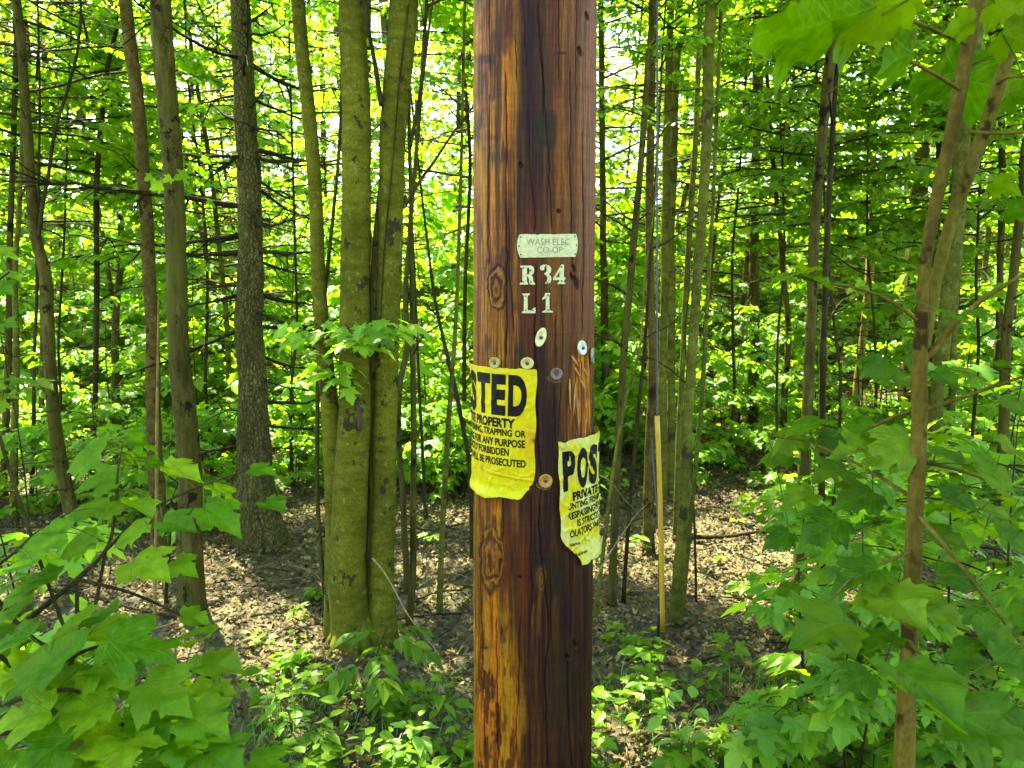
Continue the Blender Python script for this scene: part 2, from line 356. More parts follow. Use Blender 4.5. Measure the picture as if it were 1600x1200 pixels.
def gau(x, w): return np.exp(-(x / w)**2)
H = np.zeros_like(TH); warp = (fbm(S*30 + 40, ZZ*2.2, 71, 3) - .5)
# knots bend the grain round them
Sw = S.copy()
knots = [(777, 452, 12, 26, 1.0), (768, 872, 15, 40, 1.3), (846, 905, 6, 16, .5), (742, 640, 9, 20, .6)]
kd = []
for kx, ky, ka, kb, kw in knots:
    dx = (PX - kx) / ka; dy = (PY - ky) / kb; rr = np.sqrt(dx*dx + dy*dy) + .42*(fbm(PX*.10, PY*.055, 60 + int(kx) % 7, 3) - .5)*2 + .12*np.abs(dx)*(dy > 0); kd.append(rr)
    Sw = Sw + np.sign(dx) * .010 * np.exp(-(rr/2.0)**2) * np.minimum(1, np.abs(dx)*2)
g1 = fbm((Sw + warp*.012) * 260, ZZ*7 , 1, 4); g2 = fbm((Sw + warp*.012)*70, ZZ*3.1, 7, 4); g3 = fbm(S*22 + 30, ZZ*4.5, 13, 4); g4 = fbm((Sw + .01*warp)*620, ZZ*22, 23, 2)
blot = fbm(S*42 + 9, ZZ*13, 31, 4)
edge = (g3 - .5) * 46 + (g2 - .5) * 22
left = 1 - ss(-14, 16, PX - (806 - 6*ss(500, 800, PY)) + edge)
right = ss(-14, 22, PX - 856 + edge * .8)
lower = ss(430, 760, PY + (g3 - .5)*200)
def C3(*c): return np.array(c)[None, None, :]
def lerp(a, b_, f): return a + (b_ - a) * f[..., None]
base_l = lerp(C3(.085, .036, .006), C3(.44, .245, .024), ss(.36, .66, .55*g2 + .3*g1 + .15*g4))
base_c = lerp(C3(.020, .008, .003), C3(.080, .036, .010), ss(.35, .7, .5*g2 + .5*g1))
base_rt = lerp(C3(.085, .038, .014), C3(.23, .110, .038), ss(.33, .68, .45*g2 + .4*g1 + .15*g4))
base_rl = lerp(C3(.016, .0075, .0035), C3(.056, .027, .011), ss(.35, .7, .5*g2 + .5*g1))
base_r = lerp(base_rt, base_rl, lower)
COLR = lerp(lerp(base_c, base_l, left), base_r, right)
# dark blotches of preservative on the left side, worn pale wood low down
COLR = lerp(COLR, C3(.055, .024, .006), left * ss(.55, .68, blot) * .8)
worn = left * ss(900, 1010, PY + (g3 - .5)*120) * ss(.40, .56, fbm(S*95, ZZ*24, 41, 4))
COLR = lerp(COLR, C3(.33, .20, .055), worn * .8); H += worn * .0012
chip = left * ss(930, 1030, PY) * ss(.56, .64, fbm(S*60 + 5, ZZ*17, 43, 4)); COLR = lerp(COLR, C3(.05, .022, .008), chip * .85); H -= chip * .0022
redl = ss(.55, .7, fbm(S*50, ZZ*2.0 + 7, 47, 3)); COLR = lerp(COLR, COLR * C3(1.35, .80, .7), redl * .6)
# grey weathered tint at right between the tag and the splinters
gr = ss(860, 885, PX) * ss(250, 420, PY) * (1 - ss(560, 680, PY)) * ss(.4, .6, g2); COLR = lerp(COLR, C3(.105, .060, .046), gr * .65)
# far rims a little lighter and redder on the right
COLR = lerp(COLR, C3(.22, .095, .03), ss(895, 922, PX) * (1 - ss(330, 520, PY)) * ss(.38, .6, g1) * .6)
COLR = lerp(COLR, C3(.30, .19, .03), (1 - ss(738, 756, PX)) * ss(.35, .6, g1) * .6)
# stains
def stain(cx, cy, w, h, colr, k):
    global COLR
    e = (fbm(S*60, ZZ*22, int(cx) % 97, 3) - .5) * 1.0
    f = (1 - ss(.62, 1.25, (np.abs((PX - cx)/w)**3 + np.abs((PY - cy)/h)**3)**(1/3) + e*1.1 + (g1 - .5)*.8)) * front * k
    COLR = lerp(COLR, np.array(colr)[None, None, :], f)
stain(852, 203, 19, 30, (.020, .024, .008), .85); stain(850, 120, 17, 60, (.06, .036, .010), .45)
stain(857, 900, 22, 36, (.014, .014, .005), .8); stain(880, 1080, 34, 70, (.018, .018, .006), .5); stain(812, 560, 14, 26, (.015, .022, .007), .6)
stain(868, 765, 16, 60, (.02, .012, .006), .6); stain(795, 690, 60, 130, (.03, .015, .006), .4)
stain(760, 92, 16, 8, (.04, .02, .007), .8); stain(748, 205, 7, 26, (.04, .018, .006), .8); stain(770, 215, 14, 8, (.045, .02, .006), .6)
stain(793, 245, 8, 14, (.05, .02, .007), .6); stain(773, 245, 20, 24, (.04, .035, .007), .4)
for cx, cy, w, h in ((876, 83, 12, 3), (756, 1012, 9, 3)): stain(cx, cy, w, h, (.03, .016, .006), .8)
# pale drip below the stain, seen on the lower front
for kx, y0, y1, w in ((843, 905, 1005, 2.6), (834, 950, 1000, 1.6)):
    f = gau(PX - kx - 2*np.sin(PY*.05), w) * ss(y0 - 12, y0, PY) * (1 - ss(y1 - 30, y1, PY)) * front * (.45 + .55*g1)
    COLR = lerp(COLR, C3(.20, .115, .028), f * .8)
f = gau((PX - 842)/1.0, 5) * gau(PY - 903, 14) * front; COLR = lerp(COLR, C3(.17, .10, .03), f*.7)
# knots
for (kx, ky, ka, kb, kw), rr in zip(knots, kd):
    a = (1 - ss(1.05, 1.75, rr)) * front * (kw if kw < 1 else 1)
    ring = .5 + .5*np.sin(rr * (8 + 3*(int(kx) % 2)) + 5*g2 + 3*fbm(PX*.2, PY*.1, 77, 2))
    COLR = lerp(COLR, lerp(C3(.035, .014, .004), C3(.24, .115, .020), ss(.3, .85, ring*.75 + .25*g1)), a * .85)
    rim = gau(rr - 1.05, .09) * front * min(kw, 1); COLR = lerp(COLR, C3(.40, .25, .06), rim * .5)
    rim2 = gau(rr - 1.28, .12) * front * min(kw, 1); COLR = lerp(COLR, C3(.02, .009, .003), rim2 * .8)
    H += (ring - .5) * .0016 * a + .0025 * np.exp(-rr**2) * min(kw, 1)
# splintered fresh wood on the right
sp = ss(886, 898, PX + (g2 - .5)*22) * (1 - ss(921, 926, PX)) * ss(528, 560, PY + (g1 - .5)*50) * (1 - ss(672, 712, PY + (g1 - .5)*80)) * front
sg = fbm(S*230, ZZ*20, 83, 3)
COLR = lerp(COLR, lerp(C3(.13, .045, .008), C3(.50, .245, .045), ss(.36, .62, sg)), sp); H += sp * ((sg - .5) * .009 - .002)
# small gouges
for cx, cy, w, h in ((917, 25, 3, 8), (906, 80, 4, 9), (873, 330, 4, 4), (897, 420, 3, 8), (900, 442, 4.5, 13), (893, 432, 3, 7), (898, 1006, 2.6, 8), (887, 1027, 4, 5), (814, 258, 4, 5), (812, 902, 3, 3)):
    f = (1 - ss(.6, 1.1, np.sqrt(((PX - cx - .25*(PY - cy))/w)**2 + ((PY - cy)/h)**2))) * front; COLR = lerp(COLR, C3(.012, .006, .003), f * .95); H -= f * .004
# drying cracks
cracks = [[(816, -20), (820, 60), (823, 110)], [(841, -20), (843, 60), (849, 130), (849, 185)], [(873, -20), (874, 45), (872, 130)], [(805, 55), (807, 130)], [(790, 110), (792, 230), (790, 300), (792, 420), (790, 560)],
          [(826, 165), (828, 270), (837, 350), (836, 366)], [(891, 100), (892, 222), (890, 240), (893, 340), (894, 420)], [(900, -20), (900, 180)], [(793, 330), (796, 430), (803, 520)], [(838, 410), (836, 520), (838, 640), (846, 760), (842, 830), (858, 980), (852, 1060), (856, 1210)],
          [(868, 490), (868, 570)], [(866, 600), (868, 700)], [(830, 770), (829, 870), (832, 960)], [(786, 770), (785, 850)], [(886, 1018), (888, 1090), (894, 1210)], [(905, 905), (905, 1040), (909, 1210)], [(861, 900), (860, 1010)], [(813, 960), (809, 1080), (806, 1180)], [(845, 60), (858, 260), (862, 360)],
          [(877, 410), (880, 540), (872, 690)], [(751, 900), (756, 1100), (758, 1210)], [(764, -20), (766, 120), (762, 300), (764, 420)], [(776, 960), (778, 1210)], [(910, 200), (913, 420), (908, 530)]]
for k, cr in enumerate(cracks):
    cr = np.array(cr, float); y = np.clip(PY, cr[0, 1], cr[-1, 1]); cx = np.interp(y, cr[:, 1], cr[:, 0]) + 1.6*(fbm(PY*.05, PY*0 + k, 90, 3) - .5)*2
    wdt = (1.15 if k in (1, 4, 6, 9, 14) else .75) * (.6 + .8*fbm(PY*.02, PY*0 + 3*k, 91, 2))
    f = gau(PX - cx, wdt) * ss(cr[0, 1] - 4, cr[0, 1] + 14, PY) * (1 - ss(cr[-1, 1] - 14, cr[-1, 1] + 4, PY)) * front
    COLR = lerp(COLR, C3(.008, .004, .002), np.clip(f * 1.1, 0, .95)); H -= f * .0035
H += (g1 - .5) * .0018 + (g2 - .5) * .0022 + (g4 - .5) * .0008 + (g3 - .5)*.003
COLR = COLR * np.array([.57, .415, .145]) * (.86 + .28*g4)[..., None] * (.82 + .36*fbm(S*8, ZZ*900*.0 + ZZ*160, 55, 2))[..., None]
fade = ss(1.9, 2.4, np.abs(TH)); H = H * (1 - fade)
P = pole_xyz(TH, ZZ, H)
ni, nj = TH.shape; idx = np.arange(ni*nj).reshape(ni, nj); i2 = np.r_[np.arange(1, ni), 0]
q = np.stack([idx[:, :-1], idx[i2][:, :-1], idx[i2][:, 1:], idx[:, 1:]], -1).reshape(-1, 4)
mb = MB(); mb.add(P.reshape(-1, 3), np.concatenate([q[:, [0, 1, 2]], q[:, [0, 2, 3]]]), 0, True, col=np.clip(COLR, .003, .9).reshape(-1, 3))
top = np.vstack([P[:, -1], [[PX0, PY0, 9.2]]]); jj = np.arange(ni); mb.add(top, np.column_stack([np.full(ni, ni), jj, i2]), 0)
m, t, b = newmat('treated_pole_wood')
a = nd(t, 'Attribute', attribute_name='paint'); c = coords(t, (1, 1, .09), rnd=False); n1 = noise(t, c, 420, 3, .6)
col = mix(t, 1.0, a.outputs['Color'], ramp(t, n1, [(.28, (.62, .6, .58)), (.72, (1.35, 1.35, 1.35))]), 'MULTIPLY')
t.links.new(col, b.inputs['Base Color']); b.inputs['Roughness'].default_value = .5; b.inputs['Specular IOR Level'].default_value = .09; bump(t, b, n1, .35, .003)
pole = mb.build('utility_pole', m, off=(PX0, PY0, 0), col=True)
tag(pole, 'thick brown wooden utility pole with long cracks, standing in the middle', 'utility pole')
# splinters standing off the broken patch
m, t, b = newmat('fresh_splinter'); n = noise(t, coords(t, (1, 1, .1), False), 300, 3); t.links.new(ramp(t, n, [(.3, (.12, .055, .008)), (.7, (.30, .165, .03))]), b.inputs['Base Color']); b.inputs['Roughness'].default_value = .6
for (x0, y0), (x1, y1), w, lift in [((893, 556), (904, 572), 1.8, .010), ((898, 574), (907, 590), 1.6, .012), ((907, 594), (917, 613), 2.0, .008), ((890, 592), (891, 640), 1.8, .004), ((912, 575), (919, 588), 1.5, .009), ((899, 600), (896, 650), 1.6, .004), ((901, 620), (905, 668), 1.5, .004)]:
    mb = MB(); pts = [on_pole(x0 + (x1-x0)*u, y0 + (y1-y0)*u, .0015 + lift*u*(1 - .3*u))[2] for u in np.linspace(0, 1, 5)]
    tube(mb, pts, np.array([.6, 1, .9, .6, .12]) * w * .00135, 5, 0, False); mb.build('splinter', m, pole, off=pole.location)

# ------------------------------------------------------------------ text
def text_tris(body, bold=.0):
    cu = bpy.data.curves.new('txt', 'FONT'); cu.body = body; cu.size = 1; cu.offset = bold; cu.resolution_u = 4
    o = bpy.data.objects.new('txt', cu); COL.objects.link(o); dg = bpy.context.evaluated_depsgraph_get(); ev = o.evaluated_get(dg); me = bpy.data.meshes.new_from_object(ev)
    bpy.data.objects.remove(o); bpy.data.curves.remove(cu); return me
def poly_tris(loops):
    cu = bpy.data.curves.new('gl', 'CURVE'); cu.dimensions = '2D'; cu.fill_mode = 'BOTH'
    for lp in loops:
        s = cu.splines.new('POLY'); s.points.add(len(lp) - 1); s.use_cyclic_u = True
        for p, q in zip(s.points, lp): p.co = (q[0], q[1], 0, 1)
    o = bpy.data.objects.new('gl', cu); COL.objects.link(o); dg = bpy.context.evaluated_depsgraph_get(); me = bpy.data.meshes.new_from_object(o.evaluated_get(dg))
    bpy.data.objects.remove(o); bpy.data.curves.remove(cu); return me
def fit_slice(me, x0, x1, y0, y1, step, clip=None, flip=False):
    """fit to a box (y down when flip), cut into strips so that it can bend; return verts, tris"""
    bm = bmesh.new(); bm.from_mesh(me); bpy.data.meshes.remove(me)
    co = np.array([v.co[:] for v in bm.verts]); lo, hi = co.min(0), co.max(0)
    for v in bm.verts:
        v.co.x = x0 + (v.co.x - lo[0]) / (hi[0] - lo[0]) * (x1 - x0); u = (v.co.y - lo[1]) / (hi[1] - lo[1]); v.co.y = y0 + (1 - u if flip else u) * (y1 - y0); v.co.z = 0
    if clip is not None: bmesh.ops.bisect_plane(bm, geom=bm.verts[:] + bm.edges[:] + bm.faces[:], plane_co=(clip, 0, 0), plane_no=(1, 0, 0), clear_inner=True)
    for x in np.arange(math.floor(x0/step)*step, x1, step): bmesh.ops.bisect_plane(bm, geom=bm.verts[:] + bm.edges[:] + bm.faces[:], plane_co=(x, 0, 0), plane_no=(1, 0, 0), dist=1e-7)
    for y in np.arange(math.floor(y0/step)*step, y1, step*1.5): bmesh.ops.bisect_plane(bm, geom=bm.verts[:] + bm.edges[:] + bm.faces[:], plane_co=(0, y, 0), plane_no=(0, 1, 0), dist=1e-7)
    bmesh.ops.triangulate(bm, faces=bm.faces[:]); bm.verts.index_update()
    v = np.array([v.co[:] for v in bm.verts]); t = np.array([[q.index for q in f.verts] for f in bm.faces]); bm.free()
    return v, t
def strip(pts, w):
    """thin flat line along 2-D points"""
    p = np.array(pts, float); tg = norm(np.gradient(p, axis=0)); n = np.column_stack([-tg[:, 1], tg[:, 0]]); v = np.vstack([p + n*w, p - n*w]); k = len(p); i = np.arange(k - 1)
    return np.column_stack([v, np.zeros(2*k)]), np.concatenate([np.column_stack([i, i+1, k+i]), np.column_stack([i+1, k+i+1, k+i])])
# ------------------------------------------------------------------ signs
SW, SH = .280, .281
m, t, b = newmat('black_sign_ink'); b.inputs['Base Color'].default_value = (.010, .010, .008, 1); b.inputs['Roughness'].default_value = .55
b.inputs['Specular IOR Level'].default_value = .08; nn = noise(t, coords(t, rnd=False), 140, 4, .7); t.links.new(ramp(t, nn, [(.3, (.0022, .0022, .0015)), (.68, (.004, .004, .003)), (.78, (.02, .02, .006))]), b.inputs['Base Color']); M['ink'] = m
def signmat(name, gloss):
    m, t, b = newmat(name); out = t.nodes['Material Output']; a = nd(t, 'Attribute', attribute_name='paint'); n = noise(t, coords(t, rnd=False), 90, 4)
    c = mix(t, 1.0, a.outputs['Color'], ramp(t, n, [(.3, (.86, .84, .7)), (.7, (1.1, 1.1, 1.1))]), 'MULTIPLY'); n2_ = noise(t, coords(t, rnd=False), 22, 5, .7); c = mix(t, ramp(t, n2_, [(.56, (0, 0, 0)), (.72, (.5, .5, .5))]), c, (.22, .14, .012)); t.links.new(c, b.inputs['Base Color']); b.inputs['Roughness'].default_value = gloss; b.inputs['Specular IOR Level'].default_value = .14
    tr = nd(t, 'BsdfTranslucent'); t.links.new(c, tr.inputs[0]); ms = nd(t, 'MixShader'); ms.inputs[0].default_value = .12; t.links.new(b.outputs[0], ms.inputs[1]); t.links.new(tr.outputs[0], ms.inputs[2]); t.links.new(ms.outputs[0], out.inputs[0])
    bump(t, b, n, .15, .004); return m
def make_sign(corner_px, corner_ab, phi, off, rough_edge, paint, label, mat, lines, marks, clip_small=None):
    th0, z0 = on_pole(*corner_px)[:2]; s0 = th0 * PR
    def world(a, b_, extra=0.0):
        a = np.asarray(a, float); b_ = np.asarray(b_, float); da, db = a - corner_ab[0], b_ - corner_ab[1]
        s = s0 + da*math.cos(phi) + db*math.sin(phi); z = z0 + da*math.sin(phi) - db*math.cos(phi)
        return pole_xyz(s / PR, z, off(a, b_) + extra)
    n = 220; u, v = np.meshgrid(np.linspace(0, 1, n), np.linspace(0, 1, n), indexing='ij'); a, b_ = rough_edge(u, v)
    W = world(a, b_); idx = np.arange(n*n).reshape(n, n)
    q = np.stack([idx[:-1, :-1], idx[1:, :-1], idx[1:, 1:], idx[:-1, 1:]], -1).reshape(-1, 4)
    o0 = world(SW/2, SH/2); o0 = tuple(np.round(o0, 4))
    mb = MB(); mb.add(W.reshape(-1, 3), np.concatenate([q[:, [0, 2, 1]], q[:, [0, 3, 2]]]), 0, True, col=paint(a, b_, u, v).reshape(-1, 3))
    o = mb.build('warning_sign', mat, off=o0, col=True); tag(o, label, 'sign', 'yellow posted signs on the pole')
    so_ = o.modifiers.new('thick', 'SOLIDIFY'); so_.thickness = .0004; so_.offset = 1
    mb = MB()
    for body, x0, x1, y0, y1, bold in lines:
        v_, t_ = fit_slice(text_tris(body, bold), x0, x1, y0, y1, .004, clip_small if (clip_small and len(body) > 1 and 'PRIV' not in body) else None, True)
        mb.add(world(v_[:, 0], v_[:, 1], .0010), t_, 0, True)
    mb.build('lettering', M['ink'], o, off=o0)
    mb = MB()
    for pts, w in marks:
        v_, t_ = strip(pts, w); mb.add(world(v_[:, 0], v_[:, 1], .0007), t_, 0)
    mb.build('ruled_line', M['ink'], o, off=o0)
    return o, world
LINES = [('P', .008, .038, .013, .101, .055), ('O', .043, .080, .012, .102, .055), ('S', .085, .128, .012, .102, .055), ('T', .1325, .176, .013, .101, .055), ('E', .1800, .2165, .013, .101, .055), ('D', .2215, .2615, .013, .101, .055), ('PRIVATE PROPERTY', .036, .238, .106, .127, .045), ('HUNTING, FISHING, TRAPPING OR', .012, .261, .1295, .1470, .034), ('TRESPASSING FOR ANY PURPOSE', .014, .260, .1500, .1670, .034),
         ('IS STRICTLY FORBIDDEN', .052, .2255, .1705, .1870, .034), ('VIOLATORS WILL BE PROSECUTED', .012, .262, .1925, .2090, .034)]
def sq(x0, x1, y, seed, amp, n=30):
    x = np.linspace(x0, x1, n); return [(xx, y + amp*math.sin(xx*160 + seed) * (.4 + .6*math.sin(xx*61 + seed*2)) + .25*amp*math.sin(xx*420)) for xx in x]
def offL(a, b_):
    w = .0032 + .0022*(fbm(a*28, b_*22, 201, 3) - .35)
    w = w + .011*ss(.062, .02, a)*(.6 + .4*np.sin(b_*16 + .4)) + .0022*gau(a - .058, .004) + .006*ss(.05, 0, b_)*ss(.2, .05, a) + .005*ss(.258, .281, b_)
    cr = 1 - np.abs(2*fbm(a*19 + 7, b_*17, 205, 3) - 1); w = w + .0013*ss(.80, 1, cr) + .0005*(fbm(a*60, b_*50, 206, 2) - .5)
    w = w + .0018*gau(b_ - (.228 + .10*(a - .2)), .003) * ss(.14, .2, a)
    return w
def edgeL(u, v):
    a = SW*u + .0015*np.sin(v*19)*ss(.9, 1, u) - .0100*ss(.80, 1., v)*ss(.9, 1, u) + .004*ss(.6, .0, v)*0
    b_ = SH*v
    bot = .012*(fbm(u*5, u*0 + 2, 241, 2) - .5) + .004*(fbm(u*46, u*0, 242, 3) - .5) - .020*ss(.86, 1, u)**1.3
    return a, b_ + bot*ss(.85, 1, v) + (.003*(fbm(u*9, u*0, 243, 2) - .5) + .0016*(fbm(u*60, u*0, 244, 2) - .5))*ss(.12, 0, v) + .002*gau(u - .83, .03)*ss(.05, 0, v)
def paintL(a, b_, u, v):
    c = np.empty(a.shape + (3,)); c[:] = (.43, .37, .003)
    n = fbm(a*26, b_*26, 211, 4); c = lerp(c, C3(.46, .35, .004), ss(.50, .68, n) * .6); c = lerp(c, C3(.43, .45, .008), ss(.235, .27, b_) * .6)
    c = lerp(c, C3(.42, .25, .006), gau((a - .272)/1.0, .014)*gau(b_ - .145, .03)*.9)
    c = lerp(c, C3(.10, .05, .01), gau(np.hypot(a - .2775, b_ - .150), .006))
    c = lerp(c, C3(.36, .22, .008), gau(a - .155, .006)*gau(b_ - .225, .018)*.7); c = lerp(c, C3(.18, .10, .02), gau(np.hypot(a - .150, (b_ - .222)*.5), .004)*.8)
    c = lerp(c, C3(.42, .33, .006), gau(a - .20, .05)*gau(b_ - .225, .012)*.5); c = lerp(c, C3(.44, .36, .02), ss(.062, .05, a)*.5)
    return c
corner = on_pole(838.5, 577)
marksL = [(sq(.16, .235, .232, 1, .0009), .00022), (sq(.162, .232, .252, 3, .0007), .0002), (sq(.165, .215, .222, 2, .0050, 80), .00018), ([(.236, .228), (.243, .238)], .0006), (sq(.21, .25, .226, 5, .003, 30), .0002)]
signL, wL = make_sign((838.5, 577), (SW, 0), R(-1.0), offL, edgeL, paintL, 'bright yellow posted sign wrapped round the left of the pole, the higher of the two', signmat('yellow_plastic_sheet', .45), LINES, marksL)
def offR(a, b_):
    w = .0035 + .0035*(fbm(a*32 + 3, b_*24, 221, 3) - .3) + .008*ss(.075, .135, a) + .004*ss(.03, 0, a) + .0024*gau(a - .017 - .02*np.sin(b_*14), .004) + .007*ss(.22, .28, b_)
    cr = 1 - np.abs(2*fbm(a*24 + 7, b_*20, 225, 3) - 1); w = w + .0018*ss(.80, 1, cr) + .0006*(fbm(a*60, b_*50, 226, 2) - .5)
    return w + .002*gau(b_ - .225 + .5*(a - .06), .004)
def edgeR(u, v):
    cut = .050*ss(.70, 1., v)**1.2; a = cut + (SW - cut)*u + .0012*np.sin(v*23)*ss(.1, 0, u) + .0025*ss(.45, .75, v)*ss(.2, 0, u)*0
    return a, SH*v + .010*(fbm(u*7, u*0, 245, 3) - .5)*ss(.85, 1, v) + (.004*(fbm(u*24, u*0, 246, 3) - .5) + .003*gau(u - .05, .02))*ss(.1, 0, v)
def paintR(a, b_, u, v):
    c = np.empty(a.shape + (3,)); c[:] = (.39, .41, .075)
    n = fbm(a*34, b_*28 + 4, 231, 4); c = lerp(c, C3(.45, .40, .010), ss(.46, .60, n) * .85); c = lerp(c, C3(.44, .47, .16), ss(.58, .42, n) * .5)
    for k in range(5):
        y = .02 + .055*k; c = lerp(c, C3(.47, .38, .006), gau(a - .028 - .008*np.sin(k*2.1), .018)*gau(b_ - y - .012, .016)*.75)
    c = lerp(c, C3(.34, .32, .13), gau(a - .012, .006)*ss(.08, 0, b_)*.6)
    c = lerp(c, C3(.45, .29, .01), gau(np.hypot(a - .07, b_ - .258), .012)*.5)
    return c
LINESR = [('P', .0085, .0425, .022, .109, .055), ('O', .047, .083, .021, .110, .055), ('S', .0865, .122, .021, .110, .055), ('T', .126, .164, .022, .109, .055), ('E', .168, .206, .022, .109, .055), ('D', .211, .255, .022, .109, .055), ('PRIVATE PROPERTY', .032, .240, .113, .133, .045), ('HUNTING, FISHING, TRAPPING OR', .006, .261, .1360, .1530, .034), ('TRESPASSING FOR ANY PURPOSE', .006, .260, .1560, .1725, .034),
          ('IS STRICTLY FORBIDDEN', .044, .2255, .1760, .1920, .034), ('VIOLATORS WILL BE PROSECUTED', .006, .262, .1960, .2125, .034), ('Name', .020, .050, .2245, .2325, .02), ('Address', .032, .072, .2485, .2565, .02)]
marksR = [([(.054, .232), (.16, .230)], .00022), ([(.076, .256), (.16, .254)], .00022)]
signR, wR = make_sign((869.5, 690), (0, 0), R(2.0), offR, edgeR, paintR, 'pale crumpled yellow posted sign on the right of the pole, the lower of the two', signmat('faded_plastic_sheet', .38), LINESR, marksR, clip_small=.020)
# ------------------------------------------------------------------ metal tags
def metal(name, c, rough, met=.0, nz=.2):
    m, t, b = newmat(name); n = noise(t, coords(t, rnd=False), 120, 4); t.links.new(ramp(t, n, [(.3, tuple(x*(1 - nz) for x in c)), (.7, tuple(min(1, x*(1 + nz)) for x in c))]), b.inputs['Base Color'])
    b.inputs['Roughness'].default_value = rough; b.inputs['Metallic'].default_value = met; bump(t, b, n, .1, .003); return m
M['alu'] = metal('dull_aluminium_tag', (.29, .30, .145), .45, .3, .22); M['nail'] = metal('rusty_nail', (.045, .03, .018), .7, .3)
M['emboss'] = metal('embossed_edge', (.125, .13, .055), .45, .35)
def disc_on_pole(name, px, py, rx, ry, mat, parent=None, off0=.0012, thick=.0012, rot=0, dome=.0, off=(0, 0, 0), profile=None, tilt=0.0, rim=None):
    """a small round or oval plate lying on the pole; rx, ry in metres"""
    _, _, c, n = on_pole(px, py); xh = np.array([-n[1], n[0], 0.]); zh = np.array([0, 0, 1.])
    if tilt: n2 = norm(n + tilt*xh); xh = norm(xh - (xh @ n2)*n2); n = n2
    k = 28; ph = np.linspace(0, 2*np.pi, k, endpoint=False); prof = profile or [(0, thick + dome), (.55, thick + dome*.8), (.9, thick), (1, thick*.5), (1.0, -.002)]
    v, tr = [], []
    for f, h in prof:
        e = np.column_stack([rx*f*np.cos(ph), ry*f*np.sin(ph)]); ca, sa = math.cos(rot), math.sin(rot); e = e @ np.array([[ca, sa], [-sa, ca]])
        v.append(c + n*(off0 + h) + e[:, :1]*xh + e[:, 1:]*zh)
    v = np.concatenate(v); i = np.arange(k); j = (i + 1) % k
    for r_ in range(len(prof) - 1): tr += [np.column_stack([r_*k+i, (r_+1)*k+i, (r_+1)*k+j]), np.column_stack([r_*k+i, (r_+1)*k+j, r_*k+j])]
    mb = MB(); mb.add(v, np.concatenate(tr), 0, True); return mb.build(name, mat, parent, off=off or tuple(c))
def px_plate(name, loops, mat, parent, off, lift, thick, step=2.2, label=None):
    """flat cut shape given in picture outline, wrapped on the pole with a real thickness"""
    me = poly_tris(loops); co = np.array([v.co[:] for v in me.vertices]); lo, hi = co.min(0), co.max(0)
    v, t_ = fit_slice(me, lo[0], hi[0], lo[1], hi[1], step)
    topv = on_pole(v[:, 0], v[:, 1], lift + thick)[2]; bot = on_pole(v[:, 0], v[:, 1], lift)[2]
    # projecting at two radii would shift sideways: move along the normal instead
    nrm_ = on_pole(v[:, 0], v[:, 1], lift)[3]; topv = bot + nrm_*thick
    # wall along boundary edges
    from collections import Counter
    ed = Counter(); 
    for tri in t_:
        for a_, b_ in ((0, 1), (1, 2), (2, 0)): ed[tuple(sorted((tri[a_], tri[b_])))] += 1
    be = np.array([e for e, k in ed.items() if k == 1]); nv = len(v)
    mb = MB(); mb.add(np.vstack([topv, bot]), np.concatenate([t_, np.column_stack([be[:, 0], be[:, 1], be[:, 1] + nv]), np.column_stack([be[:, 0], be[:, 1] + nv, be[:, 0] + nv])]), 0)
    return mb.build(name, mat, parent, off=off)
Zm = lambda pts: [(720 + x/6.6667, 340 + y/6.6667) for x, y in pts]
def place0(px, py): return tuple(np.round(on_pole(px, py)[2], 4))
o0 = place0(855, 384)
outl = Zm([(612, 178), (640, 172), (780, 174), (800, 182), (830, 172), (940, 172), (958, 178), (1000, 172), (1195, 170), (1207, 200), (1213, 245), (1213, 300), (1207, 350), (1192, 408), (1000, 412), (800, 415), (620, 418), (600, 370), (590, 330), (588, 280), (594, 225)])
tagp = px_plate('metal_tag', [outl], M['alu'], None, o0, .0015, .0012); tag(tagp, 'rectangular pale metal plate with rounded ends and embossed words, high on the pole', 'name plate')
for x, y in ((625, 203), (610, 296), (628, 385), (1180, 196), (1194, 288), (1184, 382)):
    px, py = Zm([(x, y)])[0]; disc_on_pole('nail', px, py, .0018, .0018, M['nail'], tagp, .0028, .0006, off=o0)
for body, x0, x1, y0, y1 in (('WASH ELEC', 682, 1138, 218, 288), ('CO-OP', 795, 1062, 302, 370)):
    v, t_ = fit_slice(text_tris(body, .004), 720 + x0/6.6667, 720 + x1/6.6667, 340 + y0/6.6667, 340 + y1/6.6667, 2.0, None, True)
    b0, n0 = on_pole(v[:, 0], v[:, 1], .0028)[2:]; mb = MB(); mb.add(b0 + n0*.0004, t_, 0); mb.build('lettering', M['emboss'], tagp, off=o0)
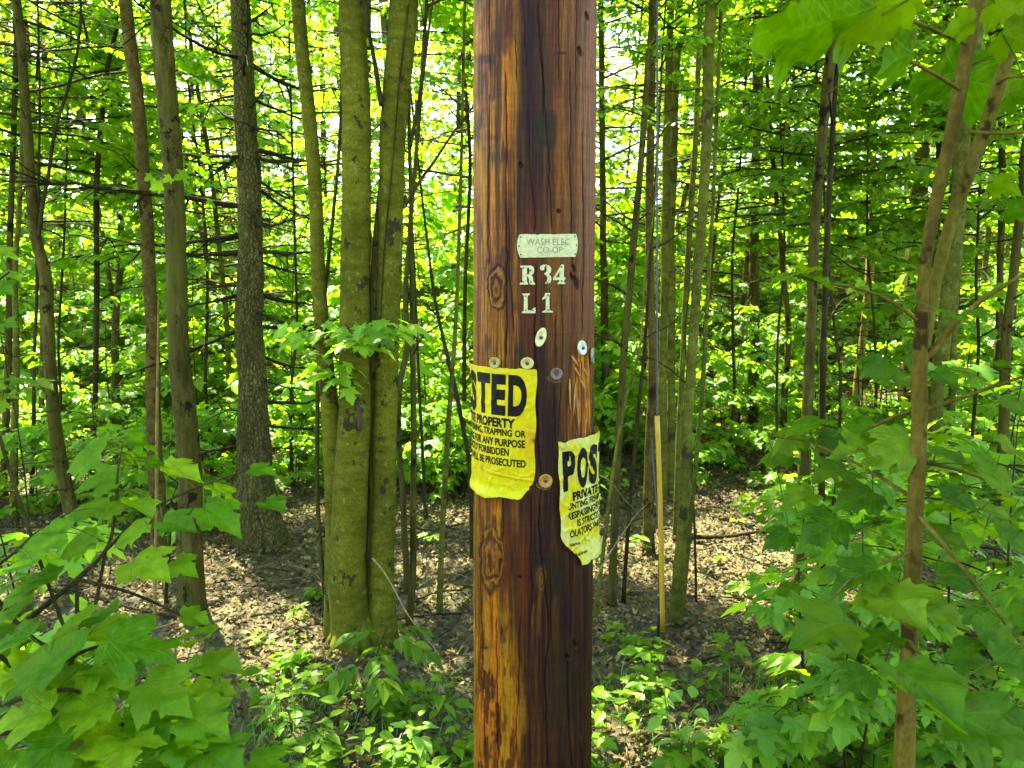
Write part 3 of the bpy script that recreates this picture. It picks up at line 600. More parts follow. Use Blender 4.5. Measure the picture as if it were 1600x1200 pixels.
GL = {'R': ([[(620,500),(735,500),(758,515),(766,545),(760,578),(735,603),(752,622),(758,672),(775,683),(772,698),(722,698),(712,680),(710,632),(698,614),(690,614),(690,670),(702,684),(700,698),(614,698),(616,684),(641,672),(642,525),(620,514)], [(690,520),(712,524),(718,548),(712,585),(690,594)]], [(655, 525), (650, 668), (730, 672), (728, 552)], 'pale metal letter R nailed at the left of the upper row under the plate'),
      '3': ([[(822,530),(830,505),(855,491),(895,490),(928,506),(943,535),(936,570),(914,591),(938,612),(944,645),(932,676),(905,691),(884,690),(878,676),(896,662),(902,630),(892,604),(868,588),(872,580),(890,566),(896,535),(884,514),(868,518),(872,538),(858,552),(836,548)]], [(884, 505), (900, 680)], 'pale metal numeral 3 nailed between the letter R and the numeral 4'),
      '4': ([[(1046,489),(1072,489),(1071,620),(1082,618),(1090,640),(1076,652),(1071,670),(1088,680),(1086,693),(1004,693),(1006,680),(1025,668),(1025,652),(962,652),(958,634)], [(1026,560),(1026,622),(988,622)]], [(1042, 515), (1046, 660)], 'pale metal numeral 4 nailed at the right end of the upper row'),
      'L': ([[(640,790),(720,790),(720,804),(697,812),(697,964),(738,968),(758,940),(780,938),(778,996),(638,996),(638,980),(657,970),(659,812),(640,804)]], [(677, 818), (678, 965), (752, 968)], 'pale metal letter L nailed in the lower row below the letter R'),
      '1': ([[(882,785),(928,785),(930,800),(921,808),(923,962),(958,975),(956,989),(847,989),(847,976),(884,963),(884,838),(852,858),(846,845),(868,818)]], [(905, 808), (905, 962)], 'pale metal numeral 1 nailed in the lower row beside the letter L')}
for k, (loops, nails, lab) in GL.items():
    lp = [Zm(l) for l in loops]; cpx = np.mean(lp[0], 0); o0 = place0(*cpx)
    g = px_plate('metal_letter' if k in 'RL' else 'metal_numeral', lp, M['alu'], None, o0, .0012, .0012, 1.5); tag(g, lab, 'numeral' if k not in 'RL' else 'letter', 'nailed metal characters on the pole')
    for x, y in nails:
        px, py = Zm([(x, y)])[0]; disc_on_pole('nail', px, py, .0017, .0017, M['nail'], g, .0024, .0006, off=o0)
CAPS = [(845, 527, .0105, .0205, -.30, (.42, .42, .17), 'oval cream washer nailed below the numeral 1', 0, 'washer'), (774.5, 567, .0145, .0125, 0, (.19, .165, .02), 'olive yellow round cap nail at the left above the higher sign', 0, 'cap_nail'),
        (824, 567.5, .0138, .0128, 0, (.32, .28, .07), 'cream round cap nail at the top right corner of the higher sign', 0, 'cap_nail'), (868.5, 584, .0138, .0128, 0, (.085, .05, .038), 'mauve brown round cap nail right of the higher sign', .0, 'cap_nail'),
        (909, 543.5, .0135, .0160, .45, (.40, .47, .34), 'pale bluish oval washer above the splintered wood', 0, 'washer'), (923.5, 556, .016, .018, .3, (.16, .16, .12), 'grey cap nail seen edge on at the right rim of the pole', .25, 'cap_nail'),
        (852, 751, .0150, .0148, 0, (.26, .12, .008), 'orange round cap nail between the two signs', 0, 'cap_nail')]
for px, py, rx, ry, rot, c, lab, tl, nm in CAPS:
    cm = metal('cap_' + str(int(px)), c, .45, 0, .25); o0 = place0(px, py)
    e = empty(nm, o0, lab, 'nail', 'nails and washers in the pole')
    disc_on_pole('cap', px, py, rx, ry, cm, e, .0035 if nm == 'cap_nail' else .002, .0012, rot, off=o0, tilt=tl, profile=[(0, .0006), (.3, .0006), (.36, .0018), (.8, .0016), (.92, .0022), (1, .0012), (1, -.003)])
    disc_on_pole('nail_head', px + .2, py + .3, .0036, .0036, M['nail'], e, .0052, .0006, off=o0, tilt=tl)
    if int(px) in (868, 852):
        mb = MB()
        for k in range(3):
            a_ = np.linspace(R(200), R(330 - 14*k), 14); q = [on_pole(px + (10.5 + 2.6*k)*math.cos(x), py - (10 + 2.0*k)*math.sin(x), .0012)[2] for x in a_]; tube(mb, q, .0005, 4)
        mb.build('scratch_ring', M['stick'], e, off=o0)
# ================================================================== CROWNS
def spray(mb, start, az, L, rise, rg, templs, lsize, dens=.075, twig_r=.006, leaf_mi=0, wood_mi=1, droop=.25, spread=.38, sides=4, tiltsd=.34, curve=0.0):
    """one flat maple spray: a branch, opposite side twigs and paired leaves held level"""
    n = 8; u = np.linspace(0, 1, n); a = az + curve*u
    p = np.array(start)[None] + np.column_stack([np.cumsum(np.cos(a))*L/n, np.cumsum(np.sin(a))*L/n, rise*L*u - droop*L*u**2]); p[0] = start
    tube(mb, p, twig_r*(1 - .75*u), sides, wood_mi, True, cap=False)
    pos, dr = [], []
    def leafrow(q0, q1, k0):
        ln = np.linalg.norm(q1 - q0); k = max(1, int(ln/dens)); dv = (q1 - q0)/(ln + 1e-9); sd = np.array([-dv[1], dv[0], 0])
        for i in range(k0, k):
            f = (i + .5)/k
            for s in (-1, 1):
                if rg.random() < .9:
                    o = dv*rg.uniform(.1, .9) + s*sd*rg.uniform(.5, 1.1); pos.append(q0 + (q1-q0)*f + norm(o)*lsize*rg.uniform(.2, .7) + [0, 0, rg.normal(0, .018)]); dr.append(o)
        pos.append(q1 + dv*.01); dr.append(dv)
    for i in range(1, n):
        dv = norm(p[i] - p[i-1]); sd = np.array([-dv[1], dv[0], 0])
        for s in (-1, 1):
            if rg.random() < .88 and i < n - 1 and u[i] > .15:
                ln = spread*L*(1.15 - u[i])*rg.uniform(.5, 1.15)
                q1 = p[i] + norm(dv*rg.uniform(.6, 1.0) + s*sd)*ln + [0, 0, -droop*ln*.5 + rg.normal(0, .03)]
                if ln > lsize*.6: tube(mb, np.array([p[i], (p[i]+q1)/2 + [0, 0, .01], q1]), np.array([.45, .32, .15])*twig_r, 3, wood_mi, cap=False); leafrow(p[i], q1, 0)
    leafrow(p[n//2], p[-1], 0)
    pos = np.array(pos); dr = np.array(dr); k = len(pos); dr[:, 2] = -np.abs(rg.normal(.30, .25, k))
    nr = np.column_stack([rg.normal(0, tiltsd, (k, 2)), np.ones(k)])
    leaves(mb, pos, dr, nr, lsize*rg.uniform(.65, 1.2, k), templs, leaf_mi, rg=rg)
def crown_mesh(name, seed, z0, z1, Rf, nb, lsize, templs, mats, dens=.08, rise=(.1, .35), droop=.28, twr=.011, tiltsd=.34):
    rg = np.random.default_rng(seed); mb = MB()
    for i in range(nb):
        f = (i + rg.random())/nb; z = z0 + (z1 - z0)*f; az = i*2.39996 + rg.normal(0, .4); L = Rf(f)*rg.uniform(.6, 1.1)
        spray(mb, (0, 0, z), az, L, rg.uniform(*rise), rg, templs, lsize, dens, twr*(.5 + .6*L/1.5), droop=droop, tiltsd=tiltsd, curve=rg.normal(0, .25))
    return mb.mesh(name, mats)
LM = [M['leaf'], M['bark_twig']]; LF = [M['leaf_far'], M['bark_twig']]
UNDER = [crown_mesh('layered_crown', 100 + k, 0, 3.9, lambda f: 1.6 - .8*f, 42, .086, TB, LM, .078) for k in range(4)]
UNDERF = [crown_mesh('layered_crown_far', 120 + k, 0, 5.2, lambda f: 1.9 - .9*f, 50, .098, TC, LF, .09) for k in range(4)]
SHRUB = [crown_mesh('low_crown', 140 + k, .2, 1.75, lambda f: .85 - .4*f, 17, .085, TB, LM, .075, twr=.006) for k in range(4)]
CANOPY = [crown_mesh('canopy_crown', 160 + k, 0, 6.5, lambda f: 2.7*math.sin(math.pi*(.18 + .74*f)), 26, .15, TC, LF, .20, rise=(.2, .6), droop=.3, twr=.022) for k in range(4)]  # unseen crowns above the frame, sized and thinned to shape the sunlight
def add_crown(root, me, loc, sc=1.0, rz=None, name='crown'):
    o = bpy.data.objects.new(name, me); COL.objects.link(o); o.parent = root; o.location = loc
    o.rotation_euler = (0, 0, rng.uniform(0, 6.28) if rz is None else rz); o.scale = (sc, sc, sc) if np.isscalar(sc) else sc
    return o
# ================================================================== TRUNKS drawn from the photograph
TREES = {}
def stem_path(pts, Y, H, z_to_ground=True, topr=.35):
    """pts (px, py, width px) from base to top -> 3-D path and radii carried on above the frame up to height H"""
    p = np.array([at(a, b_, Y) for a, b_, w in pts]); dep = (p[:, 1])*CP - (p[:, 2] - CH)*SP; r = np.array([w for *_, w in pts]) * dep / F / 2
    o = np.argsort(p[:, 2]); p, r = p[o], r[o]
    if z_to_ground:
        g = float(gz(p[0, 0], Y)); dv = (p[0] - p[1])/max(abs(p[1, 2] - p[0, 2]), 1e-6) if len(p) > 1 else np.array([0, 0, -1.])
        if p[0, 2] > g + .02: p = np.vstack([[p[0] + dv*(p[0, 2] - g)*.6 * np.array([1, 1, 0]) + [0, 0, g - p[0, 2]]], p]); r = np.r_[r[0]*1.08, r]
        p = np.vstack([[p[0, 0], p[0, 1], g - .15], p]); r = np.r_[r[0]*1.15, r]
    if H > p[-1, 2] + .3:
        dv = (p[-1] - p[-2]); dv = dv/max(dv[2], 1e-3); k = 5; zt = p[-1, 2]
        for i in range(1, k + 1):
            f = i/k; h = (H - zt)*f; q = p[-1] if i == 1 else last; 
            cur = np.array([p[-1, 0] + dv[0]*h*(1 - .45*f), p[-1, 1] + rngH.normal(0, .05), zt + h]); 
            if i == 1: ext = [cur]
            else: ext.append(cur)
            last = cur
        r0 = r[-1]; p = np.vstack([p, ext]); r = np.r_[r, [r0*(1 - (1 - topr*.6)*i/k) for i in range(1, k + 1)]]
    return p, r
rngH = np.random.default_rng(77)
def trunk_mesh(p, r, mat, root, base, sides=14, step=.05, flare=0.0, rough=.06, name='trunk', lobes=0, fl_h=.25):
    n = int(np.clip(np.linalg.norm(np.diff(p, axis=0), axis=1).sum()/step, 12, 260)); q, rr = smooth_path(p, r, n)
    seed = int(abs(p[0, 0])*1000) % 900 + 5; hz = q[:, 2] - float(gz(p[0, 0], p[0, 1]))
    wob = (fbm(hz*1.5, hz*0 + seed, seed, 2) - .5)*r.mean()*.9; q[:, 0] += wob
    def nz(n_, s_):
        a = np.arange(s_)[None, :]/s_; z = hz[:, None]
        o = 1 + rough*2*(vnoise(a*s_*.7, z*14 + seed, seed, None) - .5) + rough*2.2*(vnoise(a*4 + 3, z*3 + seed, seed + 1) - .5)
        if flare: o = o + flare*np.exp(-np.maximum(z, -.05)/fl_h*1.0)*(1 + .55*np.cos(2*np.pi*a*(lobes or 5) + seed))
        return o
    mb = MB(); tube(mb, q, rr, sides, 0, True, nz); o = mb.build(name, mat, root, off=base); return o, q, rr
def stubs(root, base, q, rr, k, mat, zmin, zmax, lo=.15, hi=.6, name='branch', up=.5, r0=.006):
    """small bare side branches joined into one mesh per tree trunk side"""
    for i in range(k):
        mb = MB(); z = rngH.uniform(zmin, zmax); j = int(np.argmin(abs(q[:, 2] - z))); az = rngH.uniform(0, 6.28); L = rngH.uniform(lo, hi); n = 6; u = np.linspace(0, 1, n)
        b0 = q[j]; pts = b0 + np.column_stack([np.cos(az)*L*u, np.sin(az)*L*u, up*L*u + .15*L*np.sin(u*5 + i)*u]); tube(mb, pts, r0*rngH.uniform(.6, 1.4)*(1 - .8*u), 4, 0)
        if L > .35:
            b1 = pts[3]; az2 = az + rngH.choice([-.8, .8]); pts2 = b1 + np.column_stack([np.cos(az2)*L*.5*u, np.sin(az2)*L*.5*u, up*L*.4*u]); tube(mb, pts2, r0*.5*(1 - .7*u), 3, 0)
        mb.build(name, mat, root, off=base)
def tree(label, cat, pts, mat, base=None, Y=None, H=9, name='maple_tree', group='tree trunks of the forest', flare=.25, sides=12, rough=.06, crown=None, cz=None, csc=1.0, twigs=0, tz=(1.0, 5.0), lobes=0):
    if base is not None: g = ground(*base); Y = g[1]; pts = [(base[0], base[1], pts[0][2])] + [p_ for p_ in pts if p_[1] < base[1] - 8]
    p, r = stem_path(pts, Y, H); b0 = (round(p[0, 0], 4), round(Y, 4), round(float(gz(p[0, 0], Y)), 4))
    root = empty(name, b0, label, cat, group); o, q, rr = trunk_mesh(p, r, M[mat], root, b0, sides, .05, flare, rough, lobes=lobes, fl_h=max(.1, r[0]*2.2))
    if twigs: stubs(root, b0, q, rr, twigs, M['bark_twig'], *tz)
    if crown is not None:
        if cz is None and Y > 4.7: cz = H - 2.6; csc = .42
        zc = cz if cz is not None else H - 6; j = int(np.argmin(abs(q[:, 2] - zc))); add_crown(root, crown, (q[j, 0] - b0[0], q[j, 1] - b0[1], zc - b0[2]), csc)
    TREES[label] = (root, q, rr, b0); return root, q, rr, b0
pick = lambda L: L[int(rng.integers(len(L)))]
SP = SP
# ---- left
tree('dark trunk that bends to the left near the photo\'s left edge', 'tree', [(118,868,24),(110,800,22),(98,745,21),(84,660,19),(77,575,18),(74,500,18),(70,435,17),(54,370,16),(46,290,15),(42,215,15),(34,110,14),(24,0,13)], 'bark_dark', base=(118, 872), H=10, crown=pick(CANOPY), twigs=5)
# its thin fork
r_, q_, rr_, b_ = TREES['dark trunk that bends to the left near the photo\'s left edge']
pp = np.array([at(x, y, b_[1] - .03) for x, y in ((60, 372), (66, 325), (76, 270), (88, 195), (104, 145), (120, 85), (126, 30), (125, -40), (128, -160))]); q1, r1 = smooth_path(pp, np.linspace(.013, .006, len(pp)), 40)
mb = MB(); tube(mb, q1, r1, 6); mb.build('fork', M['bark_twig'], r_, off=b_)
tree('thin leaning dark trunk at the far left edge, left of the bent trunk', 'tree', [(8,800,11),(10,640,10),(12,560,10),(16,400,9),(20,250,8),(23,130,8),(26,0,7)], 'bark_dark', Y=6.2, H=9, crown=pick(CANOPY), twigs=6)
tree('slim pale barked trunk at the far left edge, left of the bent trunk', 'tree', [(24,840,12),(22,700,11),(26,560,9),(24,430,8),(30,330,7),(34,200,6),(30,0,5)], 'bark_olive', Y=5.6, H=8, crown=pick(UNDER), cz=2.6, twigs=5)
tree('crooked thin sapling left of the brown speckled trunk', 'sapling', [(143,850,9),(146,700,9),(149,590,8),(151,420,8),(153,250,8),(160,180,8),(170,100,7),(186,20,6),(190,-60,5)], 'bark_twig', Y=6.6, H=8, name='maple_sapling', crown=pick(UNDER), cz=2.4, twigs=14, tz=(.5, 4))
tree('very thin straight sapling between the bent trunk and the crooked sapling', 'sapling', [(50,800,7),(52,700,6),(53,560,5),(57,470,5),(60,300,4)], 'bark_twig', Y=5.9, H=6, name='maple_sapling', crown=pick(UNDER), cz=2.8, csc=.7, twigs=6)
tree('brown speckled trunk left of the straight dark trunk, leaning left as it rises', 'tree', [(252,862,24),(247,780,23),(243,690,23),(239,600,22),(235,500,21),(232,400,20),(226,300,20),(216,175,20),(207,90,20),(198,0,20)], 'bark_brown', base=(253, 868), H=11, crown=pick(CANOPY), twigs=4, sides=16)
tree('thin pale straw coloured stem standing in front of the brown speckled trunk', 'sapling', [(243,980,6),(244,800,5),(245,650,5),(246,560,4),(247,470,3)], 'bark_pale', base=(243, 980), H=1.75, name='dry_stem', flare=0, sides=8)
tree('short thin dead stem at the foot of the straight dark trunk', 'sapling', [(259,950,6),(262,890,5),(266,830,4),(268,780,3)], 'bark_twig', base=(259, 952), H=.9, name='dry_stem', flare=0, sides=8)
tree('straight dark trunk with bare smooth sides, standing nearest on the left', 'tree', [(297,952,38),(293,800,36),(289,690,34),(285,600,33),(280,480,32),(275,380,32),(270,270,31),(262,180,31),(254,90,31),(247,0,31)], 'bark_dark', base=(297, 955), H=12, crown=CANOPY[0], sides=20, rough=.05, twigs=3, tz=(3, 6))
# ---- dead-branched spruce
SPR = 'rough spruce trunk full of bare dead branches, left of the triple trunk'
tree(SPR, 'spruce', [(403,850,66),(402,800,54),(400,700,47),(397,600,44),(395,500,41),(392,400,39),(390,300,36),(386,200,33),(383,100,31),(379,0,30)], 'bark_spruce', base=(402, 850), H=13, name='spruce_tree', crown=CANOPY[1], csc=1.05, flare=.55, sides=20, rough=.09, lobes=6)
def dead_branches(key, rows, seed, Lpx=None, mat='dead', r0=.0155):
    root, q, rr, b0 = TREES[key]; rg = np.random.default_rng(seed)
    for py, ex, dy, rad in rows:   # leaves the trunk at py, its end at pixel x = ex, dy lower
        z = at(400, py, b0[1])[2]; j = int(np.argmin(abs(q[:, 2] - z))); s0 = q[j]; e = at(ex, py + dy, b0[1]); e = np.array([e[0], b0[1] + rg.normal(0, .45), e[2]]); L = np.linalg.norm(e - s0)
        n = 12; u = np.linspace(0, 1, n); pts = s0 + (e - s0)*u[:, None]; pts[:, 2] += -.10*L*np.sin(np.pi*u*.9)*rg.uniform(-.3, 1) + .012*L*np.cumsum(rg.normal(0, 1, n))*u; pts[:, 1] += .012*L*np.cumsum(rg.normal(0, 1, n))
        mb = MB(); tube(mb, pts, rad*r0*(1 - .78*u), 5)
        for k in range(int(3 + L*9)):
            i = int(rg.integers(2, n)); d = norm((e - s0)*rg.uniform(.1, .5) + np.array([rg.normal(0, .3), rg.normal(0, .7), rg.normal(-.1, .35)])*L*.6); l2 = rg.uniform(.08, .42)*min(1, L); v = np.linspace(0, 1, 5)
            p2 = pts[i] + d*l2*v[:, None] + np.column_stack([0*v, 0*v, -.10*l2*v*v + rg.normal(0, .012, 5)*v]); tube(mb, p2, rad*r0*.42*(1 - .7*v), 3, cap=False)
        mb.build('dead_branch', M[mat], root, off=b0)
rows = [(35, 455, 10, .9), (50, 470, 20, .8), (85, 475, 2, 1.1), (90, 300, -20, .8), (98, 262, -90, .7), (115, 480, -30, .7), (140, 300, 20, .7), (150, 480, 16, .8), (180, 440, -40, .6), (185, 285, -55, 1.0), (195, 470, 35, .8), (228, 500, -10, 1.2), (235, 245, -4, 1.2), (240, 300, 8, 1.0), (242, 515, 8, 1.2),
        (270, 455, 20, .7), (290, 470, 30, .8), (322, 110, -18, 1.3), (335, 490, -8, .8), (350, 500, 6, 1.0), (358, 250, -10, 1.0), (362, 110, 10, 1.0), (385, 255, 0, 1.1), (392, 520, -4, 1.1), (410, 470, 16, .8), (445, 285, 2, 1.1), (450, 480, 20, 1.3), (455, 300, 26, 1.0), (462, 250, 18, .8), (478, 480, 30, .8),
        (505, 500, 10, 1.0), (508, 240, 60, .9), (530, 300, 30, .8), (545, 470, 30, .8), (570, 300, 20, .7), (590, 480, 10, .7), (622, 470, 6, 1.0), (640, 300, 10, .8), (665, 490, 14, .8), (690, 310, 10, 1.0), (700, 470, 0, .6), (150, 330, -60, .6), (20, 320, -60, .7)]
dead_branches(SPR, rows, 5)
# ---- triple trunk
gB = ground(556, 1008); YB = gB[1]; b0 = (round(gB[0], 4), round(YB, 4), round(gB[2], 4))
BE = empty('beech_tree', b0, 'big olive barked tree of three joined smooth stems with dark spots, left of the pole', 'tree', 'tree trunks of the forest')
BW = .93
pL, rL = stem_path([(527,1000,34),(524,900,34),(522,800,34),(519,700,32),(515,620,29),(505,520,26),(497,430,24),(493,330,23),(486,220,23),(478,120,23),(468,0,23)], YB + .07, 11)
pC, rC = stem_path([(558,1005,70),(552,950,62),(549,860,60),(550,760,57),(552,660,55),(551,560,52),(552,460,50),(552,360,49),(551,260,47),(549,150,46),(545,0,44)], YB, 12)
pR, rR = stem_path([(594,1000,48),(600,920,42),(604,820,40),(607,720,39),(609,620,38),(610,520,39),(612,420,40),(615,300,41),(618,190,44),(621,90,47),(628,0,48)], YB + .03, 12)
pShade, rShade = stem_path([(578,990,30),(582,850,27),(584,700,26),(586,600,26),(588,500,26),(591,420,25),(595,340,22),(600,260,14),(604,215,6)], YB + .055, 1)  # dark form added for the shaded left side of the right stem
for (p_, r__, sd) in ((pL, rL*BW, 20), (pC, rC*BW, 28), (pR, rR*BW, 26)):
    o, q_, rr_ = trunk_mesh(p_, r__, M['bark_beech'], BE, b0, sd, .03, .30, .028, name='stem', fl_h=.12, lobes=3)
    for zc in (5.0,):
        j = int(np.argmin(abs(q_[:, 2] - zc))); add_crown(BE, pick(CANOPY), (q_[j, 0] - b0[0], q_[j, 1] - b0[1], zc - b0[2] + rng.uniform(0, .8)), 1.0)
trunk_mesh(pShade, rShade, M['bark_dark'], BE, b0, 14, .04, .2, .05, name='stem', lobes=3)
# buttress roots
mb = MB()
for a_, L_, r_ in ((-2.9, .20, .045), (-2.2, .24, .05), (-1.5, .20, .055), (-1.0, .18, .05), (-.4, .20, .045), (.3, .16, .04), (2.6, .2, .045)):
    u = np.linspace(0, 1, 8); pts = np.array(b0) + np.column_stack([(.03 + L_*u)*np.cos(a_)*.8, (.02 + .8*L_*u)*np.sin(a_), .17*(1 - u)**1.8 - .045*u]); tube(mb, pts, r_*.85*(1 - .6*u), 8)
mb.build('root', M['bark_beech'], BE, off=b0)
# side branches of the triple trunk
for pts, r0 in (([(596,165),(592,140),(585,95),(575,40),(570,-10),(566,-120)], .012), ([(634,320),(650,292),(680,250),(705,212),(735,172),(760,140)], .008), ([(640,232),(652,170),(662,110),(668,60),(676,5),(684,-80)], .009), ([(550,470),(560,458),(573,440),(584,425)], .005)):
    pp = np.array([at(x, y, YB - .05 - .0*i) for i, (x, y) in enumerate(pts)]); q1, r1 = smooth_path(pp, np.linspace(r0, r0*.4, len(pp)), 30); mb = MB(); tube(mb, q1, r1, 6); mb.build('branch', M['bark_twig'], BE, off=b0)
# rusty paint-like scar and dark vertical vine
mb = MB(); pp = np.array([at(x, y, YB - .115) for x, y in ((559, 628), (560, 645), (561, 660), (562, 675))])
qs, rs_ = [], []
m, t, b = newmat('rusty_scar'); n = noise(t, coords(t, rnd=False), 60, 3); t.links.new(ramp(t, n, [(.3, (.022, .010, .003)), (.7, (.05, .022, .006))]), b.inputs['Base Color']); b.inputs['Roughness'].default_value = .9
jj = int(np.argmin(abs(pC[:, 2] - pp[1][2])))
def on_stem(p_, r_, px, py, lift):
    d = ray(px, py); z = at(px, py, YB)[2]; x0 = np.interp(z, p_[:, 2], p_[:, 0]); rr0 = np.interp(z, p_[:, 2], r_); y0 = np.interp(z, p_[:, 2], p_[:, 1]); x = at(px, py, y0 - rr0)[0]; dx = np.clip(x - x0, -rr0*.95, rr0*.95); return np.array([x, y0 - math.sqrt(rr0**2 - dx**2) - lift, at(px, py, y0 - rr0)[2]])
sc = [on_stem(pC, rC, x, y, .002) for x, y in ((559, 627), (560, 640), (561, 655), (561, 668), (562, 676))]
mb = MB(); tube(mb, np.array(sc), np.array([.006, .0105, .011, .009, .004]), 8); mb.build('scar', m, BE, off=b0)
mb = MB(); vine = [on_stem(pR, rR, x, y, .004) for x, y in ((638, 5), (632, 60), (624, 130), (618, 200), (612, 270), (606, 330), (600, 390), (597, 440), (595, 480), (592, 560))]; q1, r1 = smooth_path(np.array(vine), np.linspace(.004, .003, len(vine)), 50); tube(mb, q1, r1, 5); mb.build('vine', M['bark_twig'], BE, off=b0)
TREES['beech'] = (BE, pC, rC, b0)
# ---- thin things round the triple trunk
tree('thin crooked sapling just left of the triple trunk, its spray crossing in front', 'sapling', [(514,985,8),(507,920,8),(500,850,8),(497,780,7),(496,700,7),(496,600,7),(498,540,6),(505,480,6),(512,420,6),(522,330,6),(530,240,5),(534,120,4)], 'bark_dark', base=(514, 985), H=3.4, name='maple_sapling', flare=.1, sides=8)
r_, q_, rr_, b_ = TREES['thin crooked sapling just left of the triple trunk, its spray crossing in front']
mb = MB(); s0 = q_[int(np.argmin(abs(q_[:, 2] - at(500, 520, b_[1])[2])))]; rg = np.random.default_rng(9)
for ex, ey, dY, L in ((620, 520, -.50, 1), (560, 540, -.55, 1), (465, 520, -.35, 1), (540, 600, -.3, 1)):
    e = at(ex, ey, b_[1] + dY); dv = e - s0; spray(mb, s0, math.atan2(dv[1], dv[0]), np.linalg.norm(dv[:2])*1.05, dv[2]/np.linalg.norm(dv[:2]) + .12, rg, TB, .072, .085, .0035, droop=.12, spread=.42)
mb.build('crown', LM, r_, off=b_)
tree('slim dark sapling right of the triple trunk, nearest to it', 'sapling', [(636,925,10),(632,850,10),(628,760,9),(622,680,9),(624,600,9),(636,540,10),(633,470,9),(640,380,7)], 'bark_dark', base=(636, 930), H=7, name='maple_sapling', crown=pick(UNDER), cz=3.0, csc=.7, twigs=4)
tree('straight thin sapling midway between the triple trunk and the pole', 'sapling', [(640,985,11),(645,920,11),(647,800,10),(647,700,9),(645,600,9),(644,480,8),(642,380,7),(640,250,6)], 'bark_dark', base=(640, 985), H=8, name='maple_sapling', crown=pick(CANOPY), cz=3.8, csc=.6, twigs=5)
tree('thin sapling with lichened bark left of the pole, curving to the right as it rises', 'sapling', [(687,955,9),(690,860,9),(693,780,9),(698,700,8),(702,640,8),(710,540,7),(716,400,6),(720,260,5)], 'bark_olive', base=(687, 957), H=7, name='maple_sapling', crown=pick(UNDER), cz=3.1, csc=.7, twigs=4)
tree('thin dark leaning sapling close beside the left edge of the pole', 'sapling', [(738,860,8),(737,800,8),(733,720,8),(722,660,7),(712,610,7),(700,560,6),(680,470,5),(668,380,4)], 'bark_twig', Y=4.6, H=5.0, name='maple_sapling', twigs=4)
tree('very thin tall sapling behind the sapling that curves right', 'sapling', [(668,880,5),(664,780,5),(660,690,5),(655,600,5),(650,480,4)], 'bark_twig', Y=5.4, H=6, name='maple_sapling', crown=pick(UNDER), cz=3.0, csc=.6, twigs=3)
tree('thin trunk seen high beside the left edge of the pole', 'sapling', [(722,900,7),(725,700,7),(728,420,6),(734,250,6),(726,120,5),(718,40,5)], 'bark_twig', Y=6.3, H=8, name='maple_sapling', crown=pick(UNDER), cz=2.5, csc=.8, twigs=5)
tree('dark trunk hidden behind the notch of the triple trunk', 'tree', [(578,880,12),(577,600,11),(576,350,10),(575,100,9)], 'bark_dark', Y=6.9, H=10, crown=pick(CANOPY))
# ---- right of pole
tree('dark trunk seen just past the right edge of the pole', 'tree', [(948,800,13),(948,700,12),(946,600,12),(943,430,11),(942,280,10),(940,100,9)], 'bark_dark', Y=7.4, H=10, crown=pick(UNDER), cz=2.2, twigs=6)
tree('dark trunk leaning right, between the pole and the yellow guard', 'tree', [(957,945,13),(960,850,12),(965,740,12),(972,600,11),(980,500,11),(987,420,11),(1000,280,10),(1010,130,10),(1018,20,9)], 'bark_dark', base=(957, 948), H=9, crown=pick(CANOPY), cz=4.2, twigs=9, tz=(1.3, 3.3))
tree('thin leaning sapling right beside the dark leaning trunk', 'sapling', [(974,940,6),(980,850,6),(988,750,6),(997,650,6),(1006,550,5),(1012,470,5)], 'bark_twig', base=(974, 942), H=4.2, name='maple_sapling', crown=pick(UNDER), cz=2.4, csc=.4, twigs=5)
tree('thin stem leaning strongly right beside the foot of the pole', 'sapling', [(930,965,7),(938,900,7),(945,840,6),(952,780,6),(960,720,5),(975,640,4)], 'bark_olive', base=(930, 967), H=2.6, name='maple_sapling', flare=.1, twigs=3, tz=(.5, 2))
tree('tan trunk left of the yellow guard, hung with the guy wire in front', 'tree', [(1012,862,17),(1013,780,16),(1015,690,15),(1017,600,14),(1016,480,13),(1015,350,13),(1017,200,13),(1021,0,12)], 'bark_brown', base=(1012, 866), H=11, crown=pick(CANOPY), twigs=6)
tree('brown trunk directly behind the yellow guard', 'tree', [(1034,858,15),(1035,760,14),(1035,650,14),(1036,560,13),(1040,400,13),(1043,200,13),(1046,0,12)], 'bark_olive', Y=6.0, H=11, crown=pick(CANOPY), twigs=5)
tree('olive trunk close right of the trunk behind the yellow guard', 'tree', [(1050,855,13),(1050,700,13),(1049,520,12),(1050,350,12),(1055,150,12),(1063,0,11)], 'bark_olive', Y=6.3, H=11, crown=pick(CANOPY), twigs=4)
tree('lichened olive trunk right of the yellow guard, leaning right as it rises', 'tree', [(1054,975,19),(1060,900,18),(1067,820,17),(1073,720,16),(1078,620,15),(1085,520,15),(1090,420,15),(1097,300,16),(1103,180,17),(1108,60,18),(1112,0,18)], 'bark_olive', base=(1054, 980), H=12, crown=CANOPY[2], twigs=7, tz=(1.5, 4), sides=16, rough=.04)
tree('slim stem grown close against the right of the lichened trunk', 'sapling', [(1068,965,8),(1075,860,8),(1084,760,7),(1097,620,7),(1105,480,6),(1113,330,6),(1120,180,6),(1128,0,5)], 'bark_olive', base=(1066, 968), H=9, name='maple_sapling', crown=pick(UNDER), cz=3.2, csc=.7, twigs=4)
tree('thin trunk half hidden behind the left of the lichened trunk', 'tree', [(1060,700,9),(1066,560,9),(1075,400,9),(1085,240,9),(1091,100,9)], 'bark_olive', Y=5.2, H=10, crown=pick(UNDER), cz=3.4)
tree('very thin upright sapling standing in the sunny patch right of the lichened trunk', 'sapling', [(1088,940,4),(1087,880,4),(1085,820,4),(1082,760,4),(1080,700,3)], 'bark_twig', base=(1088, 942), H=2.2, name='maple_sapling', flare=0, sides=6, twigs=2, tz=(.8, 2))
